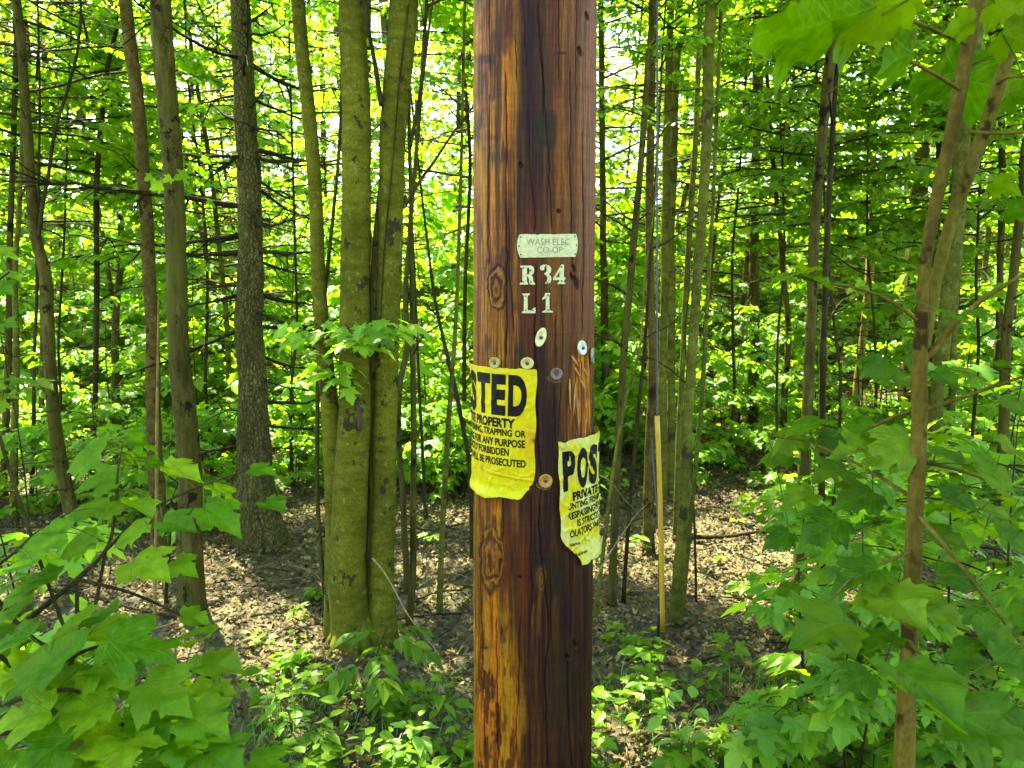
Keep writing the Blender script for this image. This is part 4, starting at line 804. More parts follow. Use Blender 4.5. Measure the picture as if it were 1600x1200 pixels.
SP2 = 'dark scaly spruce trunk with dead twigs, between the lichened trunk and slender pair'
tree(SP2, 'spruce', [(1178,800,17),(1178,700,16),(1177,600,16),(1178,450,15),(1180,300,14),(1182,150,13),(1184,0,12)], 'bark_spruce', Y=8.2, H=13, name='spruce_tree', crown=pick(CANOPY), flare=.3, rough=.08)
dead_branches(SP2, [(py, 1180 + (-1)**k*int(40 + 57*((k*7) % 11)/10), 10 + (k*13) % 30, .7) for k, py in enumerate(range(290, 740, 15))], 8, r0=.010)
tree('thicker dark trunk of the slender pair right of the twiggy spruce', 'tree', [(1249,915,20),(1252,830,20),(1255,750,19),(1260,640,17),(1264,540,16),(1269,440,16),(1277,330,16),(1284,220,16),(1292,130,17),(1302,50,17)], 'bark_dark', base=(1249, 920), H=11, crown=pick(CANOPY), twigs=6, sides=14)
tree('thinner dark trunk of the slender pair right of the twiggy spruce', 'sapling', [(1282,905,11),(1282,800,11),(1283,700,11),(1286,600,10),(1290,450,9),(1294,330,9),(1302,200,9),(1310,60,8)], 'bark_twig', base=(1282, 908), H=9, name='maple_sapling', crown=pick(CANOPY), cz=4.2, csc=.7, twigs=8)
tree('pale tan trunk seen through the leaves left of the forked sapling', 'tree', [(1330,765,13),(1335,680,13),(1340,600,12),(1350,500,12),(1358,420,12),(1362,340,12),(1364,240,11),(1366,120,11)], 'bark_pale', Y=7.6, H=11, crown=pick(CANOPY))
tree('thick very dark trunk in the shade left of the forked sapling', 'tree', [(1415,800,32),(1418,700,31),(1424,560,29),(1432,430,28),(1438,300,26),(1444,150,24)], 'bark_dark', Y=8.0, H=12, crown=pick(CANOPY), sides=16)
tree('left one of two dark trunks behind the upper forked sapling', 'tree', [(1448,800,14),(1452,600,14),(1458,420,13),(1466,260,13),(1472,140,13),(1479,20,13)], 'bark_dark', Y=6.6, H=10, crown=pick(CANOPY), twigs=4)
tree('right one of two dark trunks behind the upper forked sapling', 'tree', [(1472,800,10),(1478,600,10),(1484,400,10),(1489,250,10),(1494,120,10),(1497,20,10)], 'bark_dark', Y=6.9, H=10, crown=pick(CANOPY))
tree('mossy trunk seen between the two stems of the forked sapling', 'tree', [(1455,780,22),(1459,700,20),(1464,620,20),(1474,520,21),(1484,430,22),(1495,330,22),(1506,220,22),(1518,110,23),(1530,20,24)], 'bark_olive', Y=4.6, H=10, crown=pick(CANOPY), sides=16, twigs=2)
tree('slim trunk behind the right stem of the forked sapling', 'tree', [(1553,720,11),(1558,560,10),(1562,450,10),(1566,350,10),(1564,200,10),(1560,60,9)], 'bark_dark', Y=6.8, H=10, crown=pick(UNDER), cz=2.6, twigs=5)
tree('dark trunk at the right edge of the photo, leaning out of it', 'tree', [(1566,830,17),(1568,720,16),(1570,620,15),(1574,520,14),(1584,430,13),(1593,340,13),(1602,240,12)], 'bark_dark', Y=5.4, H=10, crown=pick(CANOPY), twigs=5)
tree('thin trunk right of the forked sapling\'s lower stem, behind its leaves', 'sapling', [(1484,790,12),(1486,700,11),(1488,620,10),(1492,500,9),(1500,380,8)], 'bark_olive', Y=6.0, H=7, name='maple_sapling', crown=pick(UNDER), cz=2.8, csc=.7)
for k, (x, y0, y1, dx, w, Yd, lab) in enumerate([(1210, 860, 300, 14, 5, 6.1, 'wiry sapling just left of the slender dark pair'), (1232, 800, 420, -6, 12, 7.4, 'dark trunk in the shade directly left of the slender dark pair'), (1325, 840, 420, -26, 6, 5.8, 'wiry sapling leaning left, right of the slender dark pair'),
     (1375, 800, 300, -20, 5, 6.5, 'thin leaning sapling between the pale tan trunk and the forked sapling'), (1138, 820, 300, 12, 6, 7.2, 'wiry sapling between the lichened trunk and the spruce with dead twigs'), (92, 830, 350, 5, 5, 6.9, 'wiry sapling right behind the bent dark trunk'),
     (178, 800, 300, 8, 14, 8.0, 'dark trunk in deep shade behind the crooked sapling'), (330, 800, 300, -12, 6, 6.8, 'wiry sapling between the straight dark trunk and the dead-branched spruce'), (455, 800, 320, 8, 6, 6.4, 'wiry sapling between the dead-branched spruce and the triple trunk'), (1520, 800, 350, 10, 6, 6.2, 'wiry sapling between the forked sapling and the right edge')]):
    n = 6; tree(lab, 'sapling', [(x + dx*(i/(n-1)) + 4*math.sin(i*1.9 + k), y0 + (y1 - y0)*i/(n-1), w*(1 - .35*i/(n-1))) for i in range(n)], 'bark_twig' if w < 10 else 'bark_dark', Y=Yd, H=6 + (k % 3), name='maple_sapling' if w < 10 else 'maple_tree', crown=UNDER[k % 4], cz=1.9 + .25*(k % 3), csc=.75, twigs=9, tz=(.6, 3.5))
# ================================================================== guy wire with yellow guard
gG = ground(1035, 1000); YG = gG[1]; o0 = tuple(np.round(gG, 4))
GW = empty('guy_wire', o0, 'steel guy wire rising from the ground inside a yellow plastic guard tube', 'guy wire')
p0, p1 = np.array(gG), at(1026.5, 650, YG - .02); wtop = at(1027, 0, YG - .05); dirw = wtop - p1; wend = p1 + dirw*4.2
m, t, b = newmat('galvanised_wire'); b.inputs['Base Color'].default_value = (.05, .05, .045, 1); b.inputs['Roughness'].default_value = .6; b.inputs['Metallic'].default_value = .6; M['wire'] = m
mb = MB(); tube(mb, np.array([p0 - [0, 0, .2], p0, p1, wend]), .0045, 8); mb.build('wire', m, GW, off=o0)
m, t, b = newmat('yellow_guard_plastic'); n = noise(t, coords(t, (1, 1, .15), False), 60, 4); t.links.new(ramp(t, n, [(.3, (.29, .165, .003)), (.7, (.38, .235, .006))]), b.inputs['Base Color']); b.inputs['Roughness'].default_value = .5
g0, g1_ = p0 + (p1 - p0)*.0 + [0, 0, .04], p1; mb = MB(); pts = np.array([g0 + (g1_ - g0)*u for u in np.linspace(0, 1, 12)]); pts[:, 0] += .004*np.sin(np.linspace(0, 3, 12)); tube(mb, pts, .0115, 14); mb.build('guard_tube', m, GW, off=o0)
mb = MB(); tube(mb, np.array([g0 + [-.018, .01, -.05], g0 + [-.017, .01, .15], g0 + [-.018, .011, .42], p1 + [-.019, .012, -.1]]), .006, 6); mb.build('anchor_rod', M['wire'], GW, off=o0)
mb = MB()
for zt in (.08, .16): tube(mb, np.array([g0 + [-.026, .008, zt], g0 + [.004, .008, zt + .01]]), .012, 8)
mb.build('clamp', M['wire'], GW, off=o0)
# ================================================================== BACKGROUND TREES
LAND = [(-9e9, "the photo's left edge"), (80, 'the bent trunk'), (243, 'the speckled trunk'), (292, 'the straight trunk'), (400, 'the big spruce'), (565, 'the triple trunk'), (833, 'the pole'), (1030, 'the yellow guard'), (1080, 'the lichened trunk'), (1179, 'the twiggy spruce'), (1265, 'the slender dark pair'), (1434, 'the forked sapling'), (9e9, "the photo's right edge")]
bg = []
rb = np.random.default_rng(4)
def px_of(x, y, z): rel = np.array([x, y, z - CH]); dep = rel[1]*CP - rel[2]*SP; return 800 + F*rel[0]/dep
for row, (Yr, n) in enumerate(((7.6, 7), (9.6, 9), (12.0, 8), (14.5, 9))):
    for i in range(n):
        x = ((i + .5 + rb.uniform(-.38, .38))/n - .5)*2*(Yr*.72 + .6); y = Yr + rb.uniform(-.7, .7); g = float(gz(x, y))
        px = px_of(x, y, 1.5)
        root = empty('maple_tree', (x, y, g), None, 'tree', 'leafy maples in the background')
        H = rb.uniform(7.5, 10.5); lean = rb.normal(0, .05, 2); r0 = rb.uniform(.018, .045)
        k = 8; u = np.linspace(0, 1, k); p = np.column_stack([x + lean[0]*H*u + .22*np.sin(u*5 + i)*rb.uniform(.3, 1), y + lean[1]*H*u, g - .1 + H*u]); r = r0*(1 - .75*u)
        o, q, rr = trunk_mesh(p, r, M[('bark_dark', 'bark_olive', 'bark_olive', 'bark_brown')[int(rb.integers(4))]], root, (x, y, g), 8, .15, .15, .05)
        zc = rb.uniform(.3, 1.2) + (1.0 if row == 0 else .0); j = int(np.argmin(abs(q[:, 2] - g - zc)))
        add_crown(root, (UNDER if row < 2 else UNDERF)[int(rb.integers(4))], (q[j, 0] - x, q[j, 1] - y, zc), rb.uniform(.9, 1.15))
        if row >= 1 and rb.random() < .0: j = int(np.argmin(abs(q[:, 2] - g - 6.5))); add_crown(root, CANOPY[int(rb.integers(4))], (q[j, 0] - x, q[j, 1] - y, 6.6), rb.uniform(.8, 1.0))
        bg.append((root, px, y, 'background maple'))
# low saplings that close the view between the trunks
for i in range(100):
    y = 6.4 + 6.6*rb.random(); x = rb.uniform(-1, 1)*(y*.70); 
    if 1070 < px_of(x, y, .3) < 1240 and y < 7.2: y += 1.5
    g = float(gz(x, y)); root = empty('maple_sapling', (x, y, g), None, 'sapling', 'low leafy saplings in the background'); s = rb.uniform(.8, 1.6)
    mb = MB(); u = np.linspace(0, 1, 6); tube(mb, np.column_stack([x + .06*np.sin(u*3 + i), y + 0*u, g - .05 + 1.75*s*u]), .010*(1 - .8*u), 5); mb.build('trunk', M['bark_twig'], root, off=(x, y, g))
    add_crown(root, SHRUB[int(rb.integers(4))], (0, 0, 0), s); bg.append((root, px_of(x, y, .5), y, 'low background sapling'))
ORD = ['first', 'second', 'third', 'fourth', 'fifth', 'sixth', 'seventh', 'eighth', 'ninth', 'tenth', 'eleventh', 'twelfth', 'thirteenth', 'fourteenth', 'fifteenth', 'sixteenth', 'seventeenth', 'eighteenth', 'nineteenth', 'twentieth', 'twenty-first', 'twenty-second', 'twenty-third', 'twenty-fourth', 'twenty-fifth', 'twenty-sixth']
gaps = {}
for e in bg:
    k = max(i for i, (x, _) in enumerate(LAND[:-1]) if e[1] >= x); gaps.setdefault((k, e[3]), []).append(e)
for (k, kind), es in gaps.items():
    es.sort(key=lambda e: e[1]); a_, b_ = LAND[k][1], LAND[k + 1][1]
    for i, e in enumerate(es): e[0]['label'] = (f'{kind} between {a_} and {b_}' if len(es) == 1 else f'{ORD[i]} {kind} from left between {a_} and {b_}')
# far wood that reads as one mass
mb = MB(); NC = 7200; cyv = 15.5 + 15*rb.random(NC)**1.1; cxv = rb.uniform(-1, 1, NC)*(cyv*.80 + 1.5); czv = gz(cxv, cyv) + .3 + (2.0 + .42*cyv)*rb.random(NC)**1.2
lo = 2400; cyv[:lo] = 11 + 8*rb.random(lo); cxv[:lo] = rb.uniform(-1, 1, lo)*(cyv[:lo]*.8 + 1); czv[:lo] = gz(cxv[:lo], cyv[:lo]) + .15 + 2.6*rb.random(lo)**1.6; per = 44; ang = rb.uniform(0, 6.28, (NC, per)); rad = np.sqrt(rb.random((NC, per)))*rb.uniform(.35, .95, (NC, 1)); pos = np.stack([cxv[:, None] + rad*np.cos(ang), cyv[:, None] + rad*np.sin(ang), czv[:, None] - .25*rad**2 + rb.normal(0, .05, (NC, per))], -1).reshape(-1, 3)
k = len(pos); a_ = rb.uniform(0, 6.28, k); leaves(mb, pos, np.column_stack([np.cos(a_), np.sin(a_), -np.abs(rb.normal(.3, .25, k))]), np.column_stack([rb.normal(0, .35, (k, 2)), np.ones(k)]), rb.uniform(.085, .155, k), TC, 0)
for i in range(70):
    y = rb.uniform(15, 30); x = rb.uniform(-1, 1)*(y*.78 + 1); g = float(gz(x, y)); u = np.linspace(0, 1, 6); tube(mb, np.column_stack([x + rb.normal(0, .05)*10*u, y + 0*u, g - .2 + 13*u]), rb.uniform(.05, .14)*(1 - .6*u), 7, 1)
tag(mb.build('far_woods', [M['leaf_far'], M['bark_dark']]), 'far green woods closing the view behind all the trunks', 'woods', kind='stuff')
# ================================================================== FOREGROUND SAPLINGS
LN = [M['leaf_near'], M['bark_twig']]
m, t, b = newmat('green_petiole'); b.inputs['Base Color'].default_value = (.05, .075, .006, 1); b.inputs['Roughness'].default_value = .6; b.inputs['Specular IOR Level'].default_value = .03; M['petiole'] = m
rf = np.random.default_rng(21)
def twig3(pts, r0, r1, n=40):
    """pts (px, py, depth)"""
    return smooth_path(np.array([at(x, y, d) for x, y, d in pts]), np.linspace(r0, r1, len(pts)), n)
def hang_leaves(mb, lst, nodes, templs=TA, face=.25, mi=0, pet=1):
    face0 = face
    """lst (px, py, width px, depth, heading degrees or None): big leaves joined by petioles to the nearest twig point"""
    for px, py, w, d, hd in lst:
        c = at(px, py, d); size = w/F*d/1.36; near = nodes[np.argmin(np.linalg.norm((nodes - c)*[1, 1, 1.6], axis=1))]
        if hd is None:
            dv = (c - near); dv[2] = 0; dv = norm(dv) + rf.normal(0, .35, 3)
        else: dv = np.array([math.cos(R(hd)), math.sin(R(hd)), 0])
        dv[2] = -abs(rf.normal(.22, .16)); dv = norm(dv); face = face0 if py > 330 else -1.1
        nr = np.array([rf.normal(0, .22), -face + rf.normal(0, .2), 1.0])
        b0 = c - dv*size*.42; leaves(mb, b0[None], dv[None], nr[None], size, templs, mi, smooth=True, rg=rf)
        L = np.linalg.norm(b0 - near)
        if L < .45:
            v = np.linspace(0, 1, 7)[:, None]; q = near + (b0 - near)*v + np.array([0, 0, .05*L])*np.sin(v*np.pi); tube(mb, q, .0009, 4, pet, cap=False)
# ---- the sapling at the left
g = (-1.02, 1.15, float(gz(-1.02, 1.15)))
LS = empty('maple_sapling', g, 'leafy maple sapling with large leaves filling the lower left corner', 'sapling')
tw = []
ST = [(-1.02, 1.15, g[2] - .05), (-.96, 1.14, .3), (-.86, 1.12, .62), (-.74, 1.12, .84), (-.66, 1.14, 1.02)]
q, r = smooth_path(ST, [.011, .010, .008, .006, .004], 40); tw.append((q, r))
for pts, r0 in (([(-10, 1010, 1.14), (60, 955, 1.15), (120, 905, 1.2), (165, 860, 1.24), (180, 800, 1.28), (184, 740, 1.3), (192, 692, 1.32)], .005), ([(120, 905, 1.2), (200, 925, 1.22), (280, 960, 1.25), (330, 985, 1.25)], .0035), ([(165, 860, 1.24), (230, 800, 1.25), (300, 765, 1.28), (385, 735, 1.3)], .003),
                ([(-60, 1120, 1.05), (40, 1090, 1.02), (120, 1080, 1.0), (205, 1140, .98), (300, 1170, .98)], .0045), ([(40, 1090, 1.02), (90, 1040, 1.0), (160, 1010, 1.0), (240, 1030, 1.02), (330, 1060, 1.05)], .0035), ([(-30, 900, 1.1), (20, 865, 1.1), (60, 830, 1.12), (110, 800, 1.18)], .003), ([(-60, 480, 1.2), (-20, 450, 1.2), (15, 425, 1.2)], .003)):
    tw.append(twig3(pts, r0, .0014))
mb = MB()
for q, r in tw: tube(mb, q, r, 6)
# join the twigs back to the stem
for q, r in tw[1:]:
    a_ = q[0]; s0 = tw[0][0][np.argmin(np.linalg.norm(tw[0][0] - a_, axis=1))]; v = np.linspace(0, 1, 8)[:, None]; tube(mb, s0 + (a_ - s0)*v + np.array([0, 0, -.03])*np.sin(v*np.pi), max(r[0], .003), 6)
mb.build('stem', M['bark_twig'], LS, off=g)
nodes = np.concatenate([q for q, r in tw]); mb = MB()
hang_leaves(mb, [(130,716,96,1.25,180),(155,752,88,1.3,200),(285,738,88,1.3,10),(352,770,75,1.3,-10),(410,735,62,1.32,0),(428,790,60,1.35,-25),(345,808,104,1.22,-15),(135,797,84,1.2,190),(175,795,70,1.25,230),(203,832,92,1.18,205),(278,820,84,1.2,-10),(222,792,84,1.25,-40),
   (288,885,62,1.2,-20),(230,885,112,1.12,-30),(28,882,100,1.05,170),(62,842,130,1.1,190),(120,850,90,1.15,200),(222,690,66,1.35,30),(250,722,60,1.35,40),(305,968,72,1.25,20),(150,962,84,1.1,150),(10,395,46,1.2,0),(6,452,50,1.2,-20),(14,505,40,1.25,-30),(18,430,36,1.22,0),
   (215,1005,150,.98,10),(65,1032,150,.95,170),(345,1042,100,1.05,0),(255,1082,126,.98,-20),(130,1102,140,.95,200),(35,1120,140,.92,190),(322,1135,116,.98,-20),(70,1178,140,.9,230),(190,1180,130,.92,-70),(345,1192,126,.95,-30),(275,1165,112,.95,-60),(15,1000,110,1.0,180),(105,975,110,1.05,160),(180,1050,110,1.0,-30),(20,1060,120,.98,200),(240,1140,120,.97,-50),(150,1150,120,.95,220),(420,1195,110,1.0,-10),(10,955,90,1.1,180),(30,925,90,1.1,170),(60,905,90,1.1,185)], nodes, face=.35)
hang_leaves(mb, [(rf.uniform(-20, 340 - 60*rf.random()), 985 + 230*rf.random(), rf.uniform(70, 115), rf.uniform(1.05, 1.4), None) for _ in range(64)], nodes, face=.3)
hang_leaves(mb, [(rf.uniform(-20, 60), rf.uniform(840, 1000), rf.uniform(60, 100), rf.uniform(1.1, 1.5), None) for _ in range(9)], nodes, face=.3)
mb.build('crown', [M['leaf_near'], M['petiole']], LS, off=g, uv=True)
# ---- the forked sapling at the right
YF = 1.10
def seg(pts, d): return np.array([at(x, y, d) for x, y, w in pts]), np.array([w*d/F/2*.84 for x, y, w in pts])
pa, ra = seg([(1412,1210,40),(1416,1100,36),(1421,1000,33),(1426,900,31),(1430,800,30),(1435,700,28),(1437,640,27),(1436,585,28),(1438,540,25),(1442,450,22),(1452,370,22),(1466,300,23),(1484,220,24),(1500,140,25),(1513,70,24),(1526,0,24),(1545,-110,23),(1570,-300,20)], YF)
g0 = np.array([pa[0, 0] - .05, YF, float(gz(pa[0, 0] - .05, YF))]); FS = empty('maple_sapling', tuple(g0), 'brown barked foreground sapling that forks in two, its bark smooth, right of the pole', 'sapling')
pa = np.vstack([[g0 - [0, 0, .08]], [g0 + (pa[0] - g0)*.5 + [-.005, 0, 0]], pa]); ra = np.r_[.021, .019, ra]
q, r = smooth_path(pa, ra, 150); z = np.linspace(0, 1, 150); r = r*(1 + .03*np.sin(z*60) + .04*np.sin(z*23)); mb = MB(); tube(mb, q, r, 16); mb.build('stem', M['bark_sapling'], FS, off=tuple(g0)); tws = [q[60:]]
pb, rb_ = seg([(1437,600,20),(1444,545,22),(1453,490,21),(1462,440,21),(1474,390,21),(1490,335,22),(1512,275,23),(1538,205,24),(1562,130,24),(1577,70,24),(1590,10,23),(1610,-90,22),(1640,-260,18)], YF + .012)
q, r = smooth_path(pb, rb_, 110); mb = MB(); tube(mb, q, r, 16); mb.build('stem', M['bark_olivesap'], FS, off=tuple(g0)); tws.append(q)
mb = MB()
for pts, r0, mt in (([(1440,562,1.10),(1462,545,1.10),(1490,508,1.08),(1530,472,1.06),(1600,428,1.03),(1680,380,1.0)], .0062, 1), ([(1436,645,1.10),(1470,632,1.09),(1520,615,1.07),(1600,588,1.05),(1690,560,1.02)], .0042, 0), ([(1515,206,1.1),(1550,208,1.08),(1600,206,1.05),(1680,190,1.0)], .003, 0), ([(1440,505,1.1),(1390,470,1.08),(1330,448,1.04),(1280,440,1.0),(1232,428,1.0)], .0022, 0), ([(1500,140,1.1),(1450,110,1.0),(1390,80,.92),(1320,45,.85),(1240,40,.8)], .0028, 0), ([(1513,70,1.1),(1420,30,1.0),(1340,0,.9),(1300,-60,.85)], .003, 0),
     ([(1437,640,1.1),(1400,650,1.15),(1350,672,1.2),(1290,665,1.3),(1240,655,1.35)], .003, 0), ([(1430,800,1.1),(1470,845,1.05),(1540,935,.98),(1600,1010,.92)], .0035, 0), ([(1428,860,1.1),(1380,880,1.05),(1330,905,1.0),(1280,960,.95)], .003, 0), ([(1421,1000,1.1),(1445,1030,1.0),(1480,1050,.88),(1540,1090,.8)], .003, 0), ([(1434,720,1.1),(1500,735,1.15),(1580,760,1.15),(1660,770,1.1)], .0032, 0), ([(1431,780,1.1),(1330,720,1.2),(1260,690,1.3),(1200,680,1.4)], .003, 0), ([(1560,130,1.1),(1580,120,1.05),(1640,120,1.0)], .003, 0)):
    q, r = twig3(pts, r0, .0013); tube(mb, q, r, 6, 0); tws.append(q)
mb.build('branch', M['bark_sapling'], FS, off=tuple(g0)); nodes = np.concatenate(tws); mb = MB()
hang_leaves(mb, [(1240,40,205,.74,190),(1312,25,170,.8,170),(1370,10,140,.85,150),(1395,8,90,.9,120),(1395,95,125,.88,200),(1458,118,130,1.22,190),(1545,132,150,1.26,-10),(1590,62,80,1.0,0),(1575,15,80,1.0,10),(1500,40,60,1.0,160),(1595,150,60,1.0,0),(1228,428,72,1.0,190),(1278,440,72,1.0,-20),(1262,420,50,1.02,80),
    (1496,494,72,.95,-60),(1528,490,50,.97,-80),(1570,290,60,1.05,0),(1592,330,60,1.05,0),(1372,575,76,1.25,200),(1400,592,60,1.22,-60),(1475,590,70,1.22,-70),(1520,588,90,1.15,-30),(1560,565,80,1.05,0),(1590,640,80,1.05,0),
    (1255,662,86,1.3,180),(1300,690,80,1.3,200),(1235,690,84,1.35,190),(1215,715,80,1.4,180),(1340,668,86,1.2,170),(1390,700,110,1.12,180),(1340,705,110,1.15,190),(1425,722,80,1.2,-80),(1300,740,90,1.25,200),(1250,780,80,1.3,190),(1340,775,100,1.2,200),(1285,825,110,1.2,200),(1215,840,70,1.4,190),(1490,720,100,1.1,0),(1560,745,120,1.05,0),(1590,700,90,1.1,0),(1500,780,90,1.2,-20),(1560,800,90,1.2,0),(1480,840,90,1.15,-30),(1590,850,100,1.1,0),
    (1285,985,150,.92,200),(1340,900,120,1.0,190),(1372,928,110,1.0,180),(1410,948,130,.95,-80),(1470,960,110,.95,-20),(1445,1078,200,.72,-70),(1555,1142,190,.7,-40),(1590,1040,120,.85,0),(1560,1000,110,.9,0),(1590,1120,150,.75,-20),(1380,1000,90,1.0,200),(1500,905,100,1.0,-20),(1340,1060,80,1.1,200),(1230,920,70,1.4,190),(1520,1030,100,.9,-40)], nodes, face=.3)
hang_leaves(mb, [(rf.uniform(1280, 1620), 655 + 330*rf.random(), rf.uniform(50, 75), rf.uniform(1.25, 1.7), None) for _ in range(22)], nodes, face=.25)
mb.build('crown', [M['leaf_near'], M['petiole']], FS, off=tuple(g0), uv=True)
# ---- mid saplings at the right and left edges
SAPM = [M['leaf'], M['bark_twig']]
SAP = [crown_mesh('sapling_crown', 180 + k, .25, 1.15, lambda f: .62 - .25*f, 11, .085, [TA[0], TB[0], TB[1]], SAPM, .075, rise=(.0, .25), twr=.005) for k in range(3)]
spots = [(1330, 960, 2.1, 0.8, 'leafy maple sapling behind the lower stem of the forked sapling'), (1480, 985, 2.3, .9, 'leafy maple sapling right of the forked sapling\'s lower stem'), (1590, 960, 2.0, 1.0, 'leafy maple sapling at the right edge of the photo, low down'), (1262, 925, 3.0, .7, 'leafy maple sapling at the foot of the slender dark pair'),
         (1420, 900, 3.1, .95, 'leafy maple sapling directly behind the forked sapling'), (1560, 900, 3.3, 1.2, 'leafy maple sapling behind the right edge sapling'), (1290, 860, 3.7, .8, 'leafy maple sapling standing right of the slender dark pair'), (20, 960, 2.1, .9, 'leafy maple sapling behind the large leaves at the left edge'), (40, 850, 4.3, 1.2, 'leafy maple sapling at the foot of the bent dark trunk'), (165, 840, 4.6, 1.0, 'leafy maple sapling left of the brown speckled trunk\'s foot'), (1370, 1100, 1.9, .6, 'small leafy maple seedling left of the forked sapling\'s base'), (1520, 1120, 1.8, .6, 'small leafy maple seedling right of the forked sapling\'s base')]
for i, (px, py, d, s, lab) in enumerate(spots):
    x = at(px, py, d)[0]; gg = (x, d, float(gz(x, d))); root = empty('maple_sapling', gg, lab, 'sapling', 'leafy maple saplings of the understory')
    mb = MB(); u = np.linspace(0, 1, 8); tube(mb, np.column_stack([x + .05*np.sin(u*3 + i)*u, d + .03*np.sin(u*4), gg[2] - .05 + 1.25*s*u]), .007*(1 - .75*u), 6); mb.build('stem', M['bark_twig'], root, off=gg); add_crown(root, SAP[i % 3], (0, 0, 0), s)
# sprout of leaves hanging in front of the straight dark trunk
r_, q_, rr_, b_ = TREES['straight dark trunk with bare smooth sides, standing nearest on the left']
mb = MB(); s0 = q_[int(np.argmin(abs(q_[:, 2] - at(275, 250, b_[1])[2])))]; tip = at(300, 262, b_[1] - .25); v = np.linspace(0, 1, 8)[:, None]; tq = s0 + (tip - s0)*v + [0, 0, .05]*np.sin(v*3); tube(mb, tq, .003, 5, 1)
hang_leaves(mb, [(x, y, w, b_[1] - .25, None) for x, y, w in ((283, 275, 30), (300, 262, 26), (318, 268, 24), (322, 250, 22), (245, 292, 26), (298, 300, 24), (330, 318, 22), (262, 280, 20), (232, 278, 18), (310, 285, 22), (290, 318, 20))], tq, [TB[0]]); mb.build('crown', LM, r_, off=b_)
# ================================================================== PLANTS ON THE FLOOR
def herb(mb, x, y, h, k, size, templs, mi=0, wood=1, rg=rf, tri=False, lean=.15):
    g = float(gz(x, y)); a0 = rg.uniform(0, 6.28); u = np.linspace(0, 1, 5); st = np.column_stack([x + lean*h*np.cos(a0)*u**1.5, y + lean*h*np.sin(a0)*u**1.5, g - .01 + h*u]); tube(mb, st, .0016*(1 - .5*u)*(h/.2)**.5, 4, wood, cap=False)
    pos, dr = [], []
    for i in range(k):
        f = .35 + .65*(i + 1)/k; p = st[0] + (st[-1] - st[0])*f
        for s in ((0, 1) if i < k - 1 else (0, 1, 2)):
            az = a0 + i*1.57 + s*(3.14 if i < k - 1 else 2.09) + rg.normal(0, .3); d = np.array([math.cos(az), math.sin(az), rg.normal(.05, .2)]); pl = size*rg.uniform(.25, .6)
            for da in ((-1.0, 0, 1.0) if tri else (0,)):
                c, s_ = math.cos(da), math.sin(da); d2 = np.array([d[0]*c - d[1]*s_, d[0]*s_ + d[1]*c, d[2]]); pos.append(p + d*pl); dr.append(d2)
            tube(mb, np.array([p, p + d*pl]), .0007, 3, wood, cap=False)
    kk = len(pos); leaves(mb, pos, dr, np.column_stack([rg.normal(0, .28, (kk, 2)), np.ones(kk)]), size*rg.uniform(.7, 1.2, kk), templs, mi, rg=rg)
mb = MB(); n = 0
while n < 360:
    y = 2.15 + 3.0*rf.random()**1.5; x = rf.uniform(-1, 1)*(.5 + .66*y); px = px_of(x, y, 0)
    dens = .9 if y < 2.9 else (.28 if y < 3.5 else .05)
    if 930 < px < 1600: dens *= 1.3
    if vnoise(np.array([x*2.2 + 20]), np.array([y*2.2]), 303)[0] < .36 or rf.random() > dens: 
        if rf.random() > .02: n += 0; 
        if rf.random() < .98: continue
    herb(mb, x, y, rf.uniform(.03, .17), int(rf.integers(1, 4)), rf.uniform(.035, .07), TO if rf.random() < .7 else [TB[0]], tri=rf.random() < .25); n += 1
tag(mb.build('ground_cover', [M['leaf_herb'], M['petiole']]), 'low green seedlings and herbs covering the floor in front', 'ground cover', kind='stuff')
mb = MB()
for cx, cy_, k, hh in ((640, 1105, 130, .16), (560, 1070, 30, .1), (690, 1150, 60, .13), (470, 1090, 60, .13), (960, 1080, 60, .14), (1180, 1080, 60, .14), (440, 1180, 90, .14), (1050, 1180, 80, .14)):
    g = ground(cx, cy_)
    for i in range(k):
        x = g[0] + rf.normal(0, .09); y = g[1] + rf.normal(0, .12); a0 = rf.uniform(0, 6.28); h = hh*rf.uniform(.4, 1.1); u = np.array([0, .35, .7, 1.]); c = np.column_stack([x + .7*h*np.cos(a0)*u**2, y + .7*h*np.sin(a0)*u**2, float(gz(x, y)) + h*(u - .3*u**2)]); sd = np.array([-math.sin(a0), math.cos(a0), 0])*.0022; w = np.array([1, .9, .6, .05])[:, None]
        v = np.vstack([c + sd*w, c - sd*w]); mb.add(v, [[0, 1, 5], [0, 5, 4], [1, 2, 6], [1, 6, 5], [2, 3, 7], [2, 7, 6]])
tag(mb.build('grass', M['needle']), 'thin tufts of green grass in the leaf litter', 'grass', kind='stuff')
# small leafy growth further back that closes the view under the trunks
mb = MB(); k_ = 0
while k_ < 230:
    y = 5.3 + 4.7*rf.random(); x = rf.uniform(-1, 1)*(.3 + .70*y); px = px_of(x, y, .2)
    if 985 < px < 1245 and y < 6.6: continue
    if vnoise(np.array([x*1.3 + 40]), np.array([y*1.3 + 9]), 611)[0] < .38: continue
    g = float(gz(x, y)); h = rf.uniform(.15, .85); tube(mb, np.array([[x, y, g - .03], [x + .02, y, g + h*.5], [x, y + .02, g + h]]), np.array([.005, .004, .002]), 4, 1)
    for j in range(int(rf.integers(3, 6))):
        spray(mb, (x, y, g + h*rf.uniform(.3, 1)), rf.uniform(0, 6.28), rf.uniform(.25, .55), rf.uniform(0, .25), rf, TC, rf.uniform(.06, .09), .085, .003, droop=.2, spread=.5, sides=3)
    k_ += 1
tag(mb.build('undergrowth', LM), 'low leafy undergrowth spreading between the trunks further back', 'undergrowth', kind='stuff')
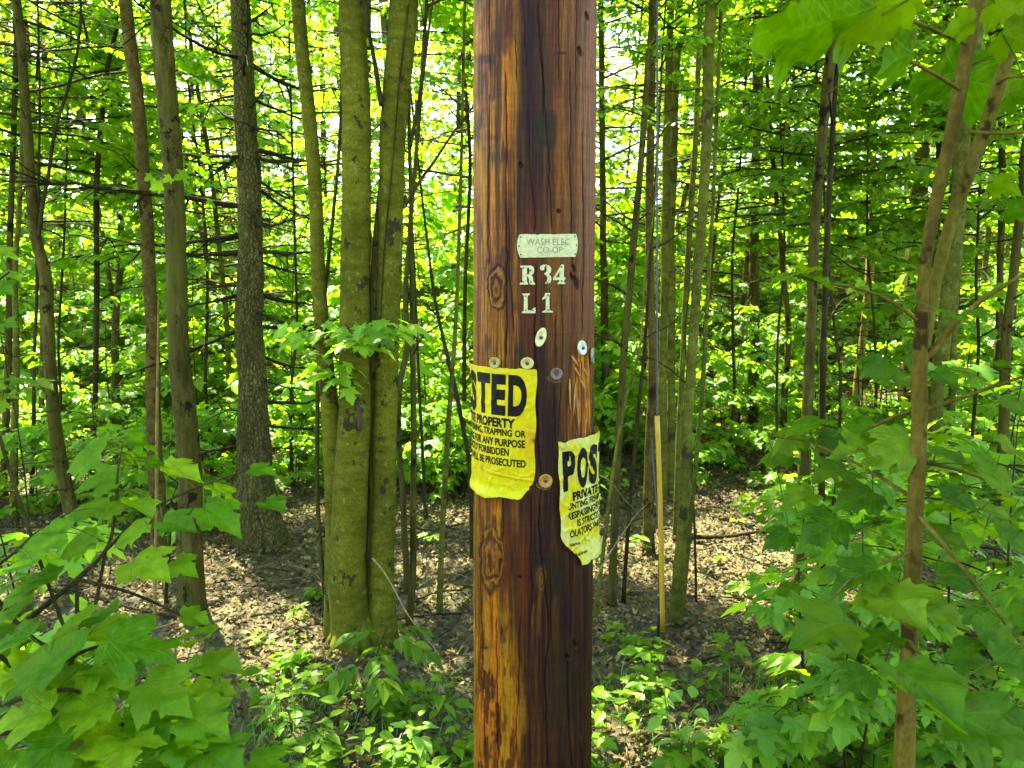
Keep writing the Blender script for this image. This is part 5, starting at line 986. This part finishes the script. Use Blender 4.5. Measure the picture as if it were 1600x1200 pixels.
# single plants one can point at
PL = [(567, 1112, .36, 'ash', 'herb', 'tall seedling with long drooping compound leaves in front of the triple trunk'), (640, 1200, .16, 'pair', 'lime', 'sun-bright seedling at the bottom edge beside the pole'), (448, 1170, .20, 'pair', 'lime', 'pale green three leaved seedling right of the big leaves in the lower left'), (425, 1120, .26, 'pair', 'herb', 'broad leaved seedling above the pale green three leaved one'),
      (1058, 1215, .30, 'pair', 'lime', 'upright sun-bright yellow green seedling right of the pole at the bottom edge'), (985, 1185, .26, 'pair', 'lime', 'pale sunlit leafy plant right of the foot of the pole'), (950, 1190, .22, 'pair', 'herb', 'green seedling touching the right edge of the pole at the bottom'), (1165, 1205, .24, 'pair', 'herb', 'broad leaved seedling at the bottom edge left of the forked sapling'), (1015, 1090, .20, 'pair', 'herb', 'green seedling below the foot of the yellow guard'), (1240, 1130, .28, 'ash', 'herb', 'seedling with compound leaves left of the forked sapling\'s base'), (520, 1180, .18, 'pair', 'herb', 'round leaved seedling midway along the bottom left'), (700, 1130, .20, 'pair', 'herb', 'green seedling touching the left edge of the pole near the bottom')]
for px, py, h, kind, mt, lab in PL:
    g = ground(px, py); g[2] = float(gz(g[0], g[1])); root = empty('seedling', tuple(g), lab, 'plant', 'single seedlings on the forest floor'); mb = MB(); ms = MB()
    if kind == 'pair':
        for j in range(2): herb(mb, g[0] + rf.normal(0, .02), g[1] + rf.normal(0, .02), h*rf.uniform(.75, 1.05), 3, .062, TO, 0, 1)
        mb.build('foliage', [M['leaf_' + mt], M['petiole']], root, off=tuple(g))
    else:
        u = np.linspace(0, 1, 8); st = np.column_stack([g[0] + .10*u**1.5, g[1] + 0*u, g[2] - .02 + h*u]); tube(ms, st, .0035*(1 - .5*u), 6); pos, dr, sz = [], [], []
        for a_, f in ((-.4, .98), (2.6, .95), (.9, .9), (3.8, .7), (-1.3, .75), (1.7, .65), (5.2, .5)):
            o = st[int(f*7)]; ln = .17*rf.uniform(.8, 1.15); v = np.linspace(0, 1, 6); rc = o + np.column_stack([np.cos(a_)*ln*v, np.sin(a_)*ln*v, .45*ln*v - .55*ln*v**2]); tube(ms, rc, .0012, 4, cap=False); dv = np.array([math.cos(a_), math.sin(a_), 0]); sd = np.array([-dv[1], dv[0], 0])
            for i in (2, 3, 4, 5):
                for s in (-1, 1):
                    pos.append(rc[i]); dr.append(dv*.7 + s*sd + [0, 0, -.35]); sz.append(.085*rf.uniform(.8, 1.15))
            pos.append(rc[5]); dr.append(dv + [0, 0, -.4]); sz.append(.10)
        kk = len(pos); leaves(mb, pos, dr, np.column_stack([rf.normal(0, .25, (kk, 2)), np.ones(kk)]), np.array(sz), TL + TO, 0, rg=rf); mb.build('foliage', M['leaf_herb'], root, off=tuple(g)); ms.build('stem', M['bark_twig'], root, off=tuple(g))
# fallen and leaning sticks
STK = [([(582,872,3.25),(604,902,3.2),(640,962,3.1),(690,1030,2.95)], .0045, 'stick', 'thin pale stick leaning against the right side of the triple trunk', 0), ([(60,925,3.9),(150,940,3.8),(240,965,3.75),(330,985,3.7)], .012, 'dead', 'dark fallen branch on the sunny litter at the left', 1), ([(640,952,3.75),(690,925,4.0),(737,897,4.3)], .007, 'dead', 'thin fallen branch on the ground between the triple trunk and the pole', 1),
       ([(930,905,3.6),(955,862,3.7),(985,815,3.9),(1010,790,4.1)], .005, 'stick', 'bleached stick leaning beside the dark leaning trunk', 0), ([(925,740,3.0),(950,752,3.1),(985,790,3.3),(1002,812,3.4)], .003, 'stick', 'pale curved twig sticking out past the right edge of the pole', 0), ([(380,1010,3.2),(425,1000,3.35),(455,985,3.5)], .010, 'stick', 'short broken branch in the sun left of the triple trunk', 1), ([(985,1160,2.55),(1030,1155,2.6),(1075,1160,2.6)], .011, 'stick', 'pale fallen stick among the sunlit seedlings right of the pole', 1), ([(1050,850,5.2),(1120,845,5.4),(1200,838,5.6)], .02, 'dead', 'fallen log in the sunny patch right of the lichened trunk', 1)]
for pts, r0, mt, lab, lie in STK:
    q = np.array([at(*p_) for p_ in pts])
    if lie:
        q = np.array([ground(p_[0], p_[1]) for p_ in pts]); q[:, 2] = gz(q[:, 0], q[:, 1]) + r0*.8 + .012
    q, r = smooth_path(q, np.linspace(r0, r0*.45, len(q)), 30); q[:, 2] += .006*np.sin(np.linspace(0, 9, 30)); mb = MB(); tube(mb, q, r, 7, 0, True, lambda a_, b_: 1 + .12*(vnoise(np.arange(a_)[:, None]*.9 + 3, np.arange(b_)[None, :]*1.1, 9) - .5)*2)
    o = mb.build('fallen_stick', M[mt], None, off=tuple(np.round(q[0], 4))); tag(o, lab, 'stick', 'sticks on the forest floor')
# ================================================================== GAPS in the leaves where the sun comes down
bpy.context.view_layer.update()
TS = np.array(to_sun)
GAPS = [(120,900,None,.30),(200,925,None,.30),(275,905,None,.26),(350,992,None,.20),(425,1000,None,.24),(470,1006,None,.14),(60,915,None,.2),(330,920,None,.16),(1150,870,None,.42),(1215,845,None,.40),(1100,842,None,.30),(1050,905,None,.18),(1180,800,None,.5),(960,872,None,.2),(700,800,None,.26),(660,885,None,.12),(692,935,None,.12),
  (1000,1140,None,.13),(1085,1175,None,.10),(1020,1090,None,.07),(960,1185,None,.12),(430,1075,None,.05),(640,1180,None,.06),(425,1150,None,.07),(1290,1140,None,.10),(1235,945,None,.2),(1490,950,None,.16),(600,515,2.9,.06),
  (690,95,6.5,.5),(700,260,8,.7),(660,330,9,.7),(1390,230,7.5,.7),(1330,290,8.5,.7),(180,330,8.5,.7),(260,190,8.5,.6),(60,120,8.5,.7),(430,160,8,.6),(1000,90,8,.6),(1150,330,9,.7),(1230,470,8,.5),(950,300,9,.6),(110,560,8.5,.6),(660,470,9,.6),(1550,480,8,.6),(1150,560,8.5,.6),(1290,120,9,.7),(1520,340,8.5,.6)]
shafts = []
rs = np.random.default_rng(31)
GAPS += [(rs.uniform(0, 1600), rs.uniform(380, 740), rs.uniform(6.5, 11.5), rs.uniform(.3, .6)) for _ in range(46)]
for px, py, d, rad in GAPS:
    p0_ = ground(px, py) if d is None else at(px, py, d); shafts.append((p0_, rad*(1.35 if d is None else 1), .35 if d is None else rad*.8))
keep_ids = {}
for o in list(COL.objects):
    if o.type != 'MESH' or o.name.split('.')[0] not in ('crown', 'far_woods') or o.parent in (FS, LS): continue
    me = o.data; nt_ = len(me.polygons); li = np.empty(nt_*3, np.int32); me.loops.foreach_get('vertex_index', li); tri = li.reshape(-1, 3)
    mi = np.empty(nt_, np.int32); me.polygons.foreach_get('material_index', mi)
    co = np.empty(len(me.vertices)*3, np.float32); me.vertices.foreach_get('co', co); co = co.reshape(-1, 3)
    Mw = np.array(o.matrix_world); c = co[tri[:, 0]] @ Mw[:3, :3].T + Mw[:3, 3]; dead = np.zeros(nt_, bool)
    ctr = c[:: max(1, nt_//400)].mean(0); big = np.linalg.norm(c[:: max(1, nt_//400)] - ctr, axis=1).max()
    for p0_, rad, tmin in shafts:
        r0_ = ctr - p0_
        if np.linalg.norm(r0_ - (r0_ @ TS)*TS) > big*1.1 + rad*1.5: continue
        rel = c - p0_; t_ = rel @ TS; perp = np.linalg.norm(rel - t_[:, None]*TS, axis=1)
        w = rad*(.75 + .7*vnoise(c[:, 0]*3 + 50, c[:, 1]*3 + c[:, 2]*2 + 50, 401)); dead |= (t_ > tmin) & (perp < w)
    dead &= (mi == 0)
    if dead.sum() < 12: continue
    used, inv = np.unique(tri[~dead], return_inverse=True); sm = np.empty(nt_, bool); me.polygons.foreach_get('use_smooth', sm)
    b_ = MB(); b_.add(co[used], inv.reshape(-1, 3)); b_.m = [mi[~dead]]; b_.s = [sm[~dead]]; o.data = b_.mesh(me.name, list(me.materials))
bpy.context.view_layer.update()
